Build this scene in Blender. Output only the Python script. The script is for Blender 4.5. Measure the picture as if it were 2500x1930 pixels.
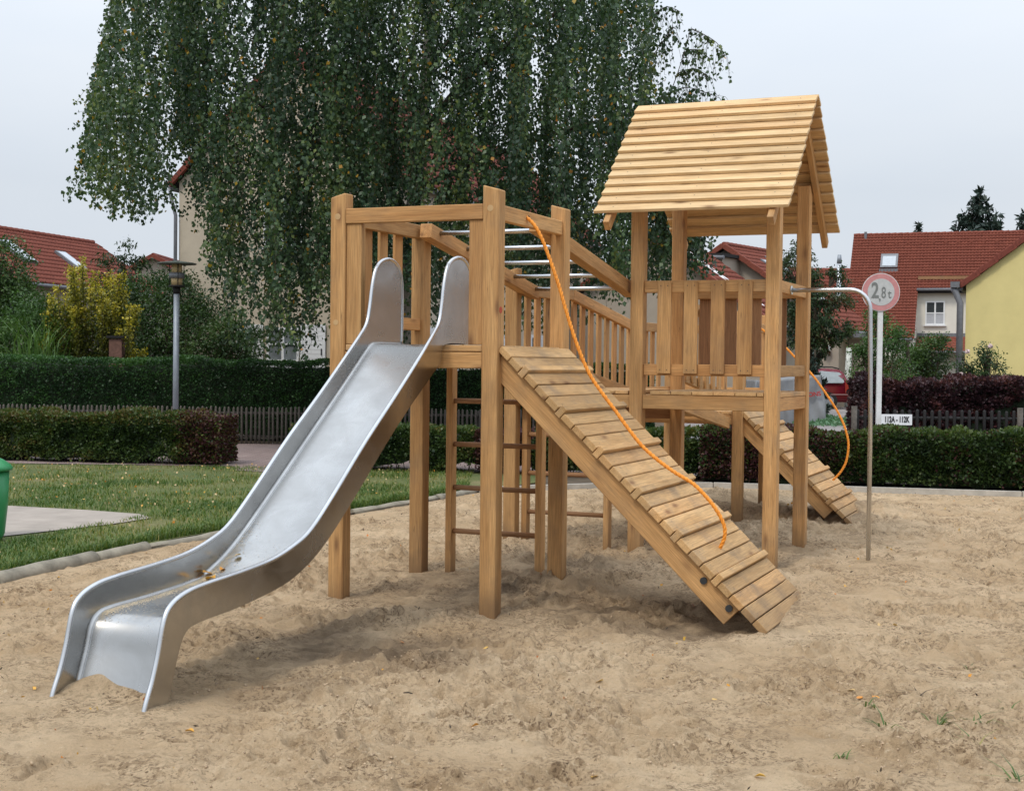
import bpy, bmesh, math, random
import numpy as np
from mathutils import Vector, Matrix, geometry
random.seed(7); RNG = np.random.default_rng(7)
SC = bpy.context.scene
for o in list(bpy.data.objects): bpy.data.objects.remove(o)

# ------------------------------------------------------------------ camera
EYE = 1.55
PITCH, ROLL = -0.0243, 0.0110
cd = bpy.data.cameras.new('camera'); cam = bpy.data.objects.new('camera', cd); SC.collection.objects.link(cam)
cd.sensor_width = 36.0; cd.lens = 36.0*3404.6/2500.0; cd.clip_start = 0.05; cd.clip_end = 900.0
F_ = Vector((0, math.cos(PITCH), math.sin(PITCH))); U_ = Vector((0, -math.sin(PITCH), math.cos(PITCH))); R_ = Vector((1, 0, 0))
R2 = R_*math.cos(ROLL)+U_*math.sin(ROLL); U2 = U_*math.cos(ROLL)-R_*math.sin(ROLL)
cam.matrix_world = Matrix(((R2.x, U2.x, -F_.x, 0), (R2.y, U2.y, -F_.y, 0), (R2.z, U2.z, -F_.z, EYE), (0, 0, 0, 1)))
SC.camera = cam

# ------------------------------------------------------------------ world, sun, exposure
SUN_EL, SUN_AZ = math.radians(52), math.radians(-35)      # azimuth measured from +Y towards +X; light from the left behind the camera
world = bpy.data.worlds.new('World'); SC.world = world; world.use_nodes = True
wt = world.node_tree; wt.nodes.clear()
def wn(t, **k):
    n = wt.nodes.new(t)
    for a, b in k.items(): setattr(n, a, b)
    return n
out = wn('ShaderNodeOutputWorld'); mixs = wn('ShaderNodeMixShader'); bg1 = wn('ShaderNodeBackground'); bg2 = wn('ShaderNodeBackground')
sky = wn('ShaderNodeTexSky', sky_type='NISHITA', sun_disc=False, sun_elevation=SUN_EL, sun_rotation=math.radians(180)+SUN_AZ, air_density=1.4, dust_density=4.0)
wt.links.new(sky.outputs[0], bg1.inputs[0]); bg1.inputs[1].default_value = 0.10
tc = wn('ShaderNodeTexCoord'); sep = wn('ShaderNodeSeparateXYZ'); wt.links.new(tc.outputs['Generated'], sep.inputs[0])
mr = wn('ShaderNodeMapRange'); mr.inputs['From Min'].default_value = 0.12; mr.inputs['From Max'].default_value = 1.0
mr.inputs['To Min'].default_value = 0.86; mr.inputs['To Max'].default_value = 2.25; wt.links.new(sep.outputs[2], mr.inputs[0])
mp = wn('ShaderNodeMapping'); mp.inputs['Scale'].default_value = (1.0, 1.0, 3.0); wt.links.new(tc.outputs['Generated'], mp.inputs[0])
nz = wn('ShaderNodeTexNoise'); nz.inputs['Scale'].default_value = 1.6; nz.inputs['Detail'].default_value = 5.0; nz.inputs['Roughness'].default_value = .5; wt.links.new(mp.outputs[0], nz.inputs[0])
cr = wn('ShaderNodeValToRGB'); cr.color_ramp.elements[0].position = .32; cr.color_ramp.elements[1].position = .70
cr.color_ramp.elements[0].color = (0.76, 0.86, 1.0, 1); cr.color_ramp.elements[1].color = (0.93, 0.985, 1.06, 1); wt.links.new(nz.outputs[0], cr.inputs[0])
wt.links.new(cr.outputs[0], bg2.inputs[0]); wt.links.new(mr.outputs[0], bg2.inputs[1])
mixs.inputs[0].default_value = 0.88
wt.links.new(bg1.outputs[0], mixs.inputs[1]); wt.links.new(bg2.outputs[0], mixs.inputs[2]); wt.links.new(mixs.outputs[0], out.inputs[0])
sl = bpy.data.lights.new('sun', 'SUN'); sl.energy = 1.5; sl.angle = math.radians(11); sl.color = (1.0, .92, .79)
so = bpy.data.objects.new('sun', sl); SC.collection.objects.link(so)
sd = Vector((math.sin(SUN_AZ+math.pi)*math.cos(SUN_EL), math.cos(SUN_AZ+math.pi)*math.cos(SUN_EL), math.sin(SUN_EL)))  # towards the sun
sd = Vector((-0.45, -0.62, 1.0)).normalized()
so.rotation_euler = sd.to_track_quat('Z', 'Y').to_euler()
sky.sun_elevation = math.asin(sd.z); sky.sun_rotation = math.atan2(sd.x, sd.y)
vs = SC.view_settings; vs.view_transform = 'Standard'; vs.look = 'None'; vs.gamma = 1; vs.exposure = 0.0; vs.use_curve_mapping = False
SC.cycles.max_bounces = 8; SC.cycles.transparent_max_bounces = 8; SC.cycles.use_denoising = True

# ------------------------------------------------------------------ helpers
def P(o, label=None, cat=None, group=None, kind=None):
    if label: o['label'] = label
    if cat: o['category'] = cat
    if group: o['group'] = group
    if kind: o['kind'] = kind
    return o
def empty(name, M, label, cat, group=None):
    o = bpy.data.objects.new(name, None); SC.collection.objects.link(o); o.matrix_world = M; o.empty_display_size = .1
    return P(o, label, cat, group)
def link(name, me, mat=None, parent=None, M=None, kind=None):
    """M: matrix in the parent's own space (or world when there is no parent)"""
    o = bpy.data.objects.new(name, me); SC.collection.objects.link(o)
    if mat is not None and me is not None and len(me.materials) == 0: me.materials.append(mat)
    if parent is not None: o.parent = parent
    o.matrix_basis = M if M is not None else Matrix()
    if kind: o['kind'] = kind
    return o
def inW(parent):            # for meshes whose vertices are written in world space
    return parent.matrix_basis.inverted() if parent.parent is None else (parent.parent.matrix_basis @ parent.matrix_basis).inverted()
def mesh(name, V, Fc, smooth=False):
    me = bpy.data.meshes.new(name); me.from_pydata([tuple(v) for v in V], [], Fc); me.update()
    if smooth: me.polygons.foreach_set('use_smooth', [True]*len(me.polygons))
    return me
def bm_mesh(name, bm, smooth=False):
    me = bpy.data.meshes.new(name); bm.to_mesh(me); bm.free()
    if smooth: me.polygons.foreach_set('use_smooth', [True]*len(me.polygons))
    return me
_bc = {}
def boxmesh(L, w, t, ch=.004, top=None, mat=None):
    key = (round(L, 3), round(w, 3), round(t, 3), ch, top, mat.name if mat else None)
    if key in _bc: return _bc[key]
    bm = bmesh.new(); bmesh.ops.create_cube(bm, size=1)
    for v in bm.verts: v.co = Vector((v.co.x*L, v.co.y*w, v.co.z*t))
    if top:                                      # slanted saw cut of the +X end: (dy, dz)
        for v in bm.verts:
            if v.co.x > 0: v.co.x += top[0]*(v.co.y/w)*2+top[1]*(v.co.z/t)*2
    if ch > 0: bmesh.ops.bevel(bm, geom=list(bm.edges), offset=ch, segments=1, affect='EDGES', clamp_overlap=True)
    me = bm_mesh('beam', bm); _bc[key] = me
    if mat: me.materials.append(mat)
    return me
def axes(p0, p1, tdir):
    x = (p1-p0).normalized(); z = (tdir - x*tdir.dot(x)).normalized(); y = z.cross(x)
    c = (p0+p1)/2
    return Matrix(((x.x, y.x, z.x, c.x), (x.y, y.y, z.y, c.y), (x.z, y.z, z.z, c.z), (0, 0, 0, 1)))
def V3(*a): return Vector(a)

def tube(pts, r, n=10, closed_ends=True):
    """list of Vectors, radius or list of radii -> (verts, faces)"""
    N = len(pts); rr = r if hasattr(r, '__len__') else [r]*N
    V = []; Fc = []; up = Vector((0.13, 0.21, 1)).normalized(); prev = None
    for i, p in enumerate(pts):
        d = (pts[min(i+1, N-1)]-pts[max(i-1, 0)]).normalized()
        if prev is None: a = d.orthogonal().normalized()
        else: a = (prev - d*prev.dot(d)).normalized()
        b = d.cross(a); prev = a
        for k in range(n):
            t = 2*math.pi*k/n; V.append(p+(a*math.cos(t)+b*math.sin(t))*rr[i])
    for i in range(N-1):
        for k in range(n):
            k2 = (k+1) % n; Fc.append((i*n+k, i*n+k2, (i+1)*n+k2, (i+1)*n+k))
    if closed_ends: Fc.append(tuple(range(n))[::-1]); Fc.append(tuple((N-1)*n+k for k in range(n)))
    return V, Fc
def tube_me(name, pts, r, n=10):
    V, Fc = tube(pts, r, n); me = mesh(name, V, Fc); s = [len(p.vertices) == 4 for p in me.polygons]; me.polygons.foreach_set('use_smooth', s); return me
def catmull(P_, sub=6):
    out_ = []; n = len(P_)
    for i in range(n-1):
        p0 = P_[max(i-1, 0)]; p1 = P_[i]; p2 = P_[i+1]; p3 = P_[min(i+2, n-1)]
        for s in range(sub):
            t = s/sub; out_.append(0.5*((2*p1)+(p2-p0)*t+(2*p0-5*p1+4*p2-p3)*t*t+(3*p1-p0-3*p2+p3)*t*t*t))
    out_.append(P_[-1]); return out_
class MB:
    def __init__(s): s.V = []; s.F = []
    def add(s, V, Fc):
        k = len(s.V); s.V += [Vector(v) for v in V]; s.F += [tuple(i+k for i in f) for f in Fc]
    def box(s, c, d, M=None):
        c = Vector(c); V = [Vector((x*d[0]/2, y*d[1]/2, z*d[2]/2))+c for x in (-1, 1) for y in (-1, 1) for z in (-1, 1)]
        if M: V = [M @ v for v in V]
        s.add(V, [(0, 1, 3, 2), (4, 6, 7, 5), (0, 4, 5, 1), (2, 3, 7, 6), (0, 2, 6, 4), (1, 5, 7, 3)])
    def prism(s, pts, d):
        n = len(pts); pts = [Vector(p) for p in pts]; d = Vector(d)
        s.add(pts+[p+d for p in pts], [tuple(range(n))[::-1], tuple(range(n, 2*n))]+[(i, (i+1) % n, n+(i+1) % n, n+i) for i in range(n)])
    def me(s, name, smooth=False):
        m = mesh(name, s.V, s.F, smooth); bm = bmesh.new(); bm.from_mesh(m); bmesh.ops.recalc_face_normals(bm, faces=bm.faces); bm.to_mesh(m); bm.free(); return m

# numpy value noise on random lattices
def vnoise(x, y, cell, seed):
    g = np.random.default_rng(seed); T = g.random((128, 128)); u = x/cell; v = y/cell
    iu = np.floor(u).astype(int); iv = np.floor(v).astype(int); fu = u-iu; fv = v-iv; fu = fu*fu*(3-2*fu); fv = fv*fv*(3-2*fv)
    a = T[iu % 128, iv % 128]; b = T[(iu+1) % 128, iv % 128]; c = T[iu % 128, (iv+1) % 128]; d = T[(iu+1) % 128, (iv+1) % 128]
    return (a*(1-fu)+b*fu)*(1-fv)+(c*(1-fu)+d*fu)*fv - .5
def noise3(Pn, cell, seed): return (vnoise(Pn[:, 0]+Pn[:, 2]*.7, Pn[:, 1]+Pn[:, 2]*1.3, cell, seed)+vnoise(Pn[:, 0]-Pn[:, 2]*1.1, Pn[:, 2]*.9-Pn[:, 1]*.3, cell, seed+1))

# ------------------------------------------------------------------ materials
def newmat(name):
    m = bpy.data.materials.new(name); m.use_nodes = True; t = m.node_tree; b = t.nodes['Principled BSDF']; return m, t, b
def node(t, ty, ins=None, **k):
    n = t.nodes.new(ty)
    for a, b in k.items(): setattr(n, a, b)
    if ins:
        for a, b in ins.items():
            if isinstance(b, bpy.types.NodeSocket): t.links.new(b, n.inputs[a])
            else: n.inputs[a].default_value = b
    return n
def ramp(t, fac, stops):
    n = t.nodes.new('ShaderNodeValToRGB'); e = n.color_ramp.elements
    while len(e) < len(stops): e.new(.5)
    for i, (p, c) in enumerate(stops): e[i].position = p; e[i].color = (c[0], c[1], c[2], 1) if hasattr(c, '__len__') else (c, c, c, 1)
    t.links.new(fac, n.inputs[0]); return n.outputs[0]
def mixc(t, fac, a, b, mode='MIX'):
    n = t.nodes.new('ShaderNodeMix'); n.data_type = 'RGBA'; n.blend_type = mode
    for i, v in ((0, fac), (6, a), (7, b)):
        if isinstance(v, bpy.types.NodeSocket): t.links.new(v, n.inputs[i])
        elif i == 0: n.inputs[0].default_value = v
        else: n.inputs[i].default_value = (v[0], v[1], v[2], 1)
    return n.outputs[2]
def bump(t, b, h, strength=.3, dist=.01):
    n = node(t, 'ShaderNodeBump', {'Height': h, 'Strength': strength, 'Distance': dist}); t.links.new(n.outputs[0], b.inputs['Normal'])

def wood(name, c_lo, c_hi, dirt=.25, dirtc=(.16, .13, .10), crack=.6, rough=.7, vary=.22):
    m, t, b = newmat(name)
    tcn = node(t, 'ShaderNodeTexCoord'); oi = node(t, 'ShaderNodeObjectInfo')
    off = node(t, 'ShaderNodeVectorMath', {0: oi.outputs['Random'], 1: (37.0, 61.0, 83.0)}, operation='MULTIPLY')
    co = node(t, 'ShaderNodeVectorMath', {0: tcn.outputs['Object'], 1: off.outputs[0]}, operation='ADD').outputs[0]
    m1 = node(t, 'ShaderNodeMapping', {0: co, 'Scale': (1.1, 13, 13)}).outputs[0]
    n1 = node(t, 'ShaderNodeTexNoise', {'Vector': m1, 'Scale': 1.0, 'Detail': 6.0, 'Roughness': .6, 'Distortion': .6}).outputs[0]
    m2 = node(t, 'ShaderNodeMapping', {0: co, 'Scale': (5, 170, 170)}).outputs[0]
    n2 = node(t, 'ShaderNodeTexNoise', {'Vector': m2, 'Scale': 1.0, 'Detail': 3.0, 'Roughness': .7}).outputs[0]
    base = ramp(t, n1, [(.28, c_lo), (.5, tuple((a+c)/2 for a, c in zip(c_lo, c_hi))), (.72, c_hi)])
    g = ramp(t, n2, [(.3, .66), (.7, 1.16)])
    c = mixc(t, 1.0, base, g, 'MULTIPLY')
    # blotches of grey weathering / handling marks
    n3 = node(t, 'ShaderNodeTexNoise', {'Vector': co, 'Scale': 3.2, 'Detail': 7.0, 'Roughness': .62}).outputs[0]
    c = mixc(t, ramp(t, n3, [(.50, 0.0), (.78, dirt*2)]), c, dirtc)
    # long drying checks
    m4 = node(t, 'ShaderNodeMapping', {0: co, 'Scale': (.75, 34, 34)}).outputs[0]
    n4 = node(t, 'ShaderNodeTexNoise', {'Vector': m4, 'Scale': 1.0, 'Detail': 2.0, 'Roughness': .5, 'Distortion': .25}).outputs[0]
    ck = ramp(t, n4, [(.0, 0.0), (.493, 0.0), (.5, 1.0), (.507, 0.0), (1, 0.0)])
    n5 = node(t, 'ShaderNodeTexNoise', {'Vector': co, 'Scale': 2.6, 'Detail': 1.0}).outputs[0]
    ckm = mixc(t, 1.0, ck, ramp(t, n5, [(.52, 0.0), (.62, crack)]), 'MULTIPLY')
    c = mixc(t, ckm, c, (.07, .035, .016))
    # knots
    m6 = node(t, 'ShaderNodeMapping', {0: co, 'Scale': (2.2, 6.5, 6.5)}).outputs[0]
    vo = node(t, 'ShaderNodeTexVoronoi', {'Vector': m6, 'Scale': 1.0}).outputs['Distance']
    kn = ramp(t, vo, [(.05, .85), (.13, .25), (.2, 0.0)])
    c = mixc(t, kn, c, (.20, .10, .045))
    # board to board tone
    vr = node(t, 'ShaderNodeMapRange', {0: oi.outputs['Random'], 'To Min': 1-vary, 'To Max': 1+vary*.55}).outputs[0]
    c = mixc(t, 1.0, c, node(t, 'ShaderNodeCombineColor', {0: vr, 1: vr, 2: vr}).outputs[0], 'MULTIPLY')
    hs = node(t, 'ShaderNodeMath', {0: oi.outputs['Random'], 1: 7.31}, operation='MULTIPLY').outputs[0]
    hf = node(t, 'ShaderNodeMath', {0: hs}, operation='FRACT').outputs[0]
    c = mixc(t, ramp(t, hf, [(.45, 0.0), (1.0, .30)]), c, mixc(t, 1.0, c, (1.06, .84, .70), 'MULTIPLY'))
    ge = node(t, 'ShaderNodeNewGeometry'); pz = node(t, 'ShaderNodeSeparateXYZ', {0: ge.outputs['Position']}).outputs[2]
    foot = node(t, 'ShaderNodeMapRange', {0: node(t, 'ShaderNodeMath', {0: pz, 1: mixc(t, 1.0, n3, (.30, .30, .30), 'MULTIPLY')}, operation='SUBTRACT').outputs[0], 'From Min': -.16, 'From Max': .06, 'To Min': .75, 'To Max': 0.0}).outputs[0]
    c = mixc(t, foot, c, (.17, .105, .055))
    t.links.new(c, b.inputs['Base Color']); b.inputs['Roughness'].default_value = rough; b.inputs['Specular IOR Level'].default_value = .25
    h = mixc(t, .5, g, mixc(t, ckm, (1, 1, 1), (0, 0, 0))); bump(t, b, h, .35, .0025)
    return m
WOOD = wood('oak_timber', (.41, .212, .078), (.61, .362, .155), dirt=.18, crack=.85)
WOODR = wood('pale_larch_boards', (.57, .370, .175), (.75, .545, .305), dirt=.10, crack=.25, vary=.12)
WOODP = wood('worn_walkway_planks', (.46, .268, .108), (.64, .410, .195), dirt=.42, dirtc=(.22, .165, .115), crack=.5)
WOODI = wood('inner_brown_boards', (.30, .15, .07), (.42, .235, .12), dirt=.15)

def simple(name, col, rough=.6, metal=0.0, var=.12, scale=8.0, bmp=0.0, bscale=60.0, spec=.4):
    m, t, b = newmat(name); tcn = node(t, 'ShaderNodeTexCoord')
    n1 = node(t, 'ShaderNodeTexNoise', {'Vector': tcn.outputs['Object'], 'Scale': scale, 'Detail': 6.0, 'Roughness': .62}).outputs[0]
    lo = tuple(c*(1-var) for c in col); hi = tuple(min(1, c*(1+var)) for c in col)
    t.links.new(ramp(t, n1, [(.3, lo), (.7, hi)]), b.inputs['Base Color']); b.inputs['Roughness'].default_value = rough; b.inputs['Metallic'].default_value = metal
    b.inputs['Specular IOR Level'].default_value = spec
    if bmp:
        n2 = node(t, 'ShaderNodeTexNoise', {'Vector': tcn.outputs['Object'], 'Scale': bscale, 'Detail': 4.0}).outputs[0]; bump(t, b, n2, bmp, .01)
    return m
def steel_mat(name, rough=.36, base=(.465, .46, .445), smear=True):
    m, t, b = newmat(name); tcn = node(t, 'ShaderNodeTexCoord')
    n1 = node(t, 'ShaderNodeTexNoise', {'Vector': tcn.outputs['Object'], 'Scale': 4.5, 'Detail': 8.0, 'Roughness': .65, 'Distortion': .5}).outputs[0]
    n2 = node(t, 'ShaderNodeTexNoise', {'Vector': node(t, 'ShaderNodeMapping', {0: tcn.outputs['Object'], 'Scale': (160, 3, 3)}).outputs[0], 'Scale': 1.0, 'Detail': 3.0}).outputs[0]
    c = ramp(t, n1, [(.3, tuple(x*.82 for x in base)), (.62, base)])
    c = mixc(t, ramp(t, n2, [(.35, 0.0), (.75, .22)]), c, tuple(x*.8 for x in base))
    t.links.new(c, b.inputs['Base Color']); b.inputs['Metallic'].default_value = 1.0
    t.links.new(node(t, 'ShaderNodeMapRange', {0: n1, 'From Min': .3, 'From Max': .7, 'To Min': rough+.1, 'To Max': rough-.04}).outputs[0], b.inputs['Roughness'])
    bump(t, b, n2, .05, .001)
    return m
STEEL = steel_mat('brushed_stainless', .25); STEELW = steel_mat('satin_cheek_steel', .20, (.51, .505, .49)); STEELR = steel_mat('polished_tube', .24, (.62, .625, .63))
ORANGE = None
def rope_mat():
    m, t, b = newmat('orange_rope'); tcn = node(t, 'ShaderNodeTexCoord')
    w = node(t, 'ShaderNodeTexNoise', {'Vector': tcn.outputs['Object'], 'Scale': 60.0, 'Detail': 3.0}).outputs[0]
    t.links.new(ramp(t, w, [(.3, (.62, .20, .012)), (.7, (.86, .33, .03))]), b.inputs['Base Color']); b.inputs['Roughness'].default_value = .65
    return m
ROPE = rope_mat()
def sand_mat():
    m, t, b = newmat('play_sand'); g = node(t, 'ShaderNodeNewGeometry'); co = g.outputs['Position']
    def nn(s, d=6.0, r=.6, dist=0.0): return node(t, 'ShaderNodeTexNoise', {'Vector': co, 'Scale': s, 'Detail': d, 'Roughness': r, 'Distortion': dist}).outputs[0]
    a = ramp(t, nn(1.1, 5), [(.32, (.575, .405, .240)), (.68, (.755, .572, .372))])
    a = mixc(t, ramp(t, nn(5.5, 7, .68, .4), [(.50, 0.0), (.68, .60)]), a, (.42, .305, .19))
    patch = ramp(t, nn(2.6, 4, .6, .5), [(.40, .10), (.62, 1.0)])
    a = mixc(t, mixc(t, 1.0, ramp(t, nn(17, 5, .72, .6), [(.49, 0.0), (.58, .8)]), patch, 'MULTIPLY'), a, (.345, .235, .135))
    a = mixc(t, mixc(t, 1.0, ramp(t, nn(48, 4, .72, .5), [(.525, 0.0), (.60, 1.0)]), patch, 'MULTIPLY'), a, (.22, .145, .085))  # dark specks: shaded sides of clods painted in, along with damp sand
    a = mixc(t, ramp(t, nn(30, 5, .7, .4), [(.60, 0.0), (.70, .6)]), a, (.80, .66, .46))
    a = mixc(t, ramp(t, nn(330, 3, .6), [(.58, 0.0), (.75, .5)]), a, (.20, .13, .08))
    a = mixc(t, ramp(t, nn(260, 2, .6), [(.62, 0.0), (.78, .45)]), a, (.62, .53, .42))
    # little bits of bark and twig
    vo = node(t, 'ShaderNodeTexVoronoi', {'Vector': node(t, 'ShaderNodeMapping', {0: co, 'Scale': (9, 22, 9)}).outputs[0], 'Scale': 1.0}).outputs['Distance']
    a = mixc(t, ramp(t, vo, [(.035, .8), (.06, 0.0)]), a, (.09, .055, .03))
    at = node(t, 'ShaderNodeAttribute', attribute_name='ground_shade').outputs['Fac']
    a = mixc(t, at, a, (.155, .112, .075))  # painted shade beneath the play structures
    t.links.new(a, b.inputs['Base Color']); b.inputs['Roughness'].default_value = .95; b.inputs['Specular IOR Level'].default_value = .1
    h = mixc(t, .45, nn(30, 8, .8), nn(85, 4, .75)); bump(t, b, h, 1.0, .05)
    return m
SAND = sand_mat()
def leaf_mat(name, cols, trans=.25, rough=.45, spec=.38):
    """colour picked by the per-leaf attribute 'rnd' along cols"""
    m, t, b = newmat(name); at = node(t, 'ShaderNodeAttribute', attribute_name='rnd').outputs['Fac']
    n = len(cols); c = ramp(t, at, [(p, q) for p, q in cols])
    t.links.new(c, b.inputs['Base Color']); b.inputs['Roughness'].default_value = rough; b.inputs['Specular IOR Level'].default_value = spec
    tr = node(t, 'ShaderNodeBsdfTranslucent'); t.links.new(mixc(t, 1.0, c, (1.2, 1.3, .6), 'MULTIPLY'), tr.inputs[0])
    mx = node(t, 'ShaderNodeMixShader', {0: trans}); t.links.new(b.outputs[0], mx.inputs[1]); t.links.new(tr.outputs[0], mx.inputs[2])
    t.links.new(mx.outputs[0], t.nodes['Material Output'].inputs[0]); return m
L_BIRCH = leaf_mat('birch_leaves', [(0.0, (.018, .042, .023)), (.45, (.042, .084, .036)), (.80, (.092, .142, .050)), (.93, (.16, .20, .055)), (.97, (.42, .27, .035)), (1.0, (.38, .16, .02))])
L_PRIVET = leaf_mat('clipped_privet', [(0.0, (.018, .048, .018)), (.5, (.034, .088, .028)), (1.0, (.07, .16, .042))])
L_MIXED = leaf_mat('barberry_hedge', [(0.0, (.020, .040, .014)), (.35, (.045, .080, .020)), (.65, (.085, .115, .026)), (.80, (.12, .085, .028)), (.9, (.075, .028, .028)), (1.0, (.05, .015, .022))])
L_PURPLE = leaf_mat('purple_barberry', [(0.0, (.022, .010, .014)), (.6, (.050, .020, .026)), (1.0, (.12, .045, .045))])
L_BUSH = leaf_mat('shrub_leaves', [(0.0, (.018, .040, .014)), (.5, (.045, .090, .026)), (1.0, (.09, .15, .042))])
L_BRIGHT = leaf_mat('fresh_green_leaves', [(0.0, (.035, .080, .020)), (.5, (.065, .14, .032)), (1.0, (.12, .21, .05))])
L_YELLOW = leaf_mat('golden_leaves', [(0.0, (.045, .065, .014)), (.35, (.11, .125, .022)), (.60, (.30, .28, .035)), (1.0, (.66, .52, .05))])
L_CHERRY = leaf_mat('cherry_leaves', [(0.0, (.016, .036, .016)), (.6, (.038, .072, .024)), (.85, (.08, .08, .03)), (1.0, (.14, .055, .03))])
L_SPRUCE = leaf_mat('spruce_needles', [(0.0, (.012, .024, .018)), (1.0, (.035, .060, .045))], trans=.05)
L_GRASS = leaf_mat('lawn_grass', [(0.0, (.048, .100, .020)), (.35, (.098, .162, .030)), (.55, (.20, .21, .05)), (.75, (.29, .25, .09)), (1.0, (.32, .26, .13))])
L_FALL = leaf_mat('fallen_leaves', [(0.0, (.55, .40, .22)), (.4, (.62, .36, .05)), (.7, (.62, .22, .03)), (1.0, (.34, .11, .03))], trans=.1)
BARK = simple('birch_bark', (.34, .32, .28), .85, var=.45, scale=5, bmp=.4)
TWIG = simple('dark_twigs', (.06, .045, .03), .9, var=.3)
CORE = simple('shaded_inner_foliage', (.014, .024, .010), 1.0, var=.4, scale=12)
GREYW = simple('weathered_fence_wood', (.105, .092, .078), .9, var=.35, scale=14)
DARKW = simple('dark_stained_fence', (.014, .013, .013), .8, var=.3)
LOGW = simple('weathered_log', (.25, .225, .175), .9, var=.38, scale=5, bmp=.6, bscale=30)
DIRT = simple('soil', (.10, .075, .05), 1.0, var=.35, scale=3, bmp=.5)
def pavers_mat():
    m, t, b = newmat('pink_block_paving'); g = node(t, 'ShaderNodeNewGeometry')
    br = node(t, 'ShaderNodeTexBrick', {'Vector': g.outputs['Position'], 'Color1': (.245, .175, .160, 1), 'Color2': (.30, .225, .205, 1), 'Mortar': (.13, .10, .09, 1), 'Scale': 1.0, 'Mortar Size': .006, 'Brick Width': .2, 'Row Height': .1})
    n = node(t, 'ShaderNodeTexNoise', {'Vector': g.outputs['Position'], 'Scale': 2.2, 'Detail': 6.0}).outputs[0]
    t.links.new(mixc(t, 1.0, br.outputs[0], ramp(t, n, [(.3, .8), (.7, 1.15)]), 'MULTIPLY'), b.inputs['Base Color']); b.inputs['Roughness'].default_value = .9
    return m
PAVE = pavers_mat()
CONC = simple('pale_slab', (.33, .285, .245), .9, var=.18, scale=3, bmp=.3)
ASPH = simple('driveway_surface', (.25, .225, .215), .9, var=.16, scale=2, bmp=.2)
KERB = simple('concrete_edging', (.42, .39, .34), .9, var=.2)
def lawn_mat():
    m, t, b = newmat('lawn_turf'); g = node(t, 'ShaderNodeNewGeometry'); co = g.outputs['Position']
    def nn(s, d=6.0): return node(t, 'ShaderNodeTexNoise', {'Vector': co, 'Scale': s, 'Detail': d, 'Roughness': .65}).outputs[0]
    a = ramp(t, nn(.9), [(.35, (.075, .115, .028)), (.55, (.15, .155, .048)), (.7, (.24, .20, .095))])
    a = mixc(t, ramp(t, nn(40, 4), [(.4, 0.0), (.7, .6)]), a, (.04, .055, .014)); t.links.new(a, b.inputs['Base Color']); b.inputs['Roughness'].default_value = 1.0
    bump(t, b, nn(60, 4), .8, .02); return m
LAWN = lawn_mat()
def tile_mat(name, c1, c2):
    m, t, b = newmat(name); tcn = node(t, 'ShaderNodeTexCoord')
    n = node(t, 'ShaderNodeTexNoise', {'Vector': tcn.outputs['Object'], 'Scale': 3.4, 'Detail': 7.0, 'Roughness': .75}).outputs[0]
    n2 = node(t, 'ShaderNodeTexNoise', {'Vector': tcn.outputs['Object'], 'Scale': 11.0, 'Detail': 2.0}).outputs[0]
    a = ramp(t, n, [(.3, c1), (.7, c2)]); a = mixc(t, ramp(t, n2, [(.52, 0.0), (.66, .45)]), a, tuple(x*.55 for x in c1))
    t.links.new(a, b.inputs['Base Color']); b.inputs['Roughness'].default_value = .8; b.inputs['Specular IOR Level'].default_value = .25; return m
TILE = tile_mat('red_clay_tiles', (.160, .045, .030), (.240, .070, .044))
TILE2 = tile_mat('brown_red_tiles', (.15, .038, .026), (.22, .062, .042))
RENDER_B = simple('beige_render', (.47, .405, .315), .95, var=.07, scale=2, bmp=.25, bscale=40)
RENDER_B2 = simple('grey_beige_render', (.36, .315, .26), .95, var=.08, scale=2, bmp=.25, bscale=40)
RENDER_W = simple('cream_render', (.68, .65, .58), .95, var=.05, scale=2, bmp=.2, bscale=40)
RENDER_Y = simple('yellow_render', (.66, .565, .25), .95, var=.06, scale=1.4, bmp=.3, bscale=30)
WHITE = simple('white_paint', (.72, .73, .74), .5, var=.05)
WHITES = simple('weathered_white_paint', (.62, .63, .62), .6, var=.12, scale=20)
ZINC = simple('zinc_gutter', (.17, .175, .19), .5, metal=.3, var=.15)
GALV = simple('galvanised_pole', (.26, .285, .32), .5, metal=.4, var=.12)
GLASS = simple('window_glass', (.045, .05, .055), .08, var=.3, spec=.8)
CURT = simple('lace_curtain', (.42, .43, .46), .9, var=.25, scale=30)
SKYGL = simple('skylight_glass', (.42, .46, .50), .12, var=.1, spec=.9)
BLACK = simple('black_print', (.012, .012, .012), .7)
GREYT = simple('faded_grey_print', (.17, .18, .17), .8)
SIGNR = simple('faded_red_print', (.50, .22, .215), .5, var=.1, scale=18)
SIGNW = simple('dull_reflective_white', (.46, .47, .46), .45, var=.08, scale=18)
REDP = simple('red_plug', (.42, .06, .025), .5)
CARR = simple('dark_red_car_paint', (.16, .010, .020), .25, var=.1, spec=.6)
RUBBER = simple('tyre_rubber', (.015, .015, .015), .8)
TARP = simple('grey_tarpaulin', (.21, .215, .225), .45, var=.15, scale=3)
GREENP = simple('green_bin_plastic', (.030, .24, .085), .4, var=.08)
BOLT = simple('dark_bolt_cap', (.05, .055, .06), .4, metal=.5)
CRUMB = simple('moist_sand_crumbs', (.40, .295, .19), 1.0, var=.35, scale=9)
DUST = simple('dry_sand_film', (.52, .42, .28), 1.0, var=.2)
PALEGL = simple('pale_pane_glass', (.17, .19, .20), .15, var=.35, scale=5, spec=.8)  # paler, mottled blue-grey pane tone than the dark window glass
AMBER = simple('yellowed_lamp_glass', (.52, .38, .20), .3)
PLUG = simple('wood_plug', (.46, .30, .145), .7)
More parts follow.
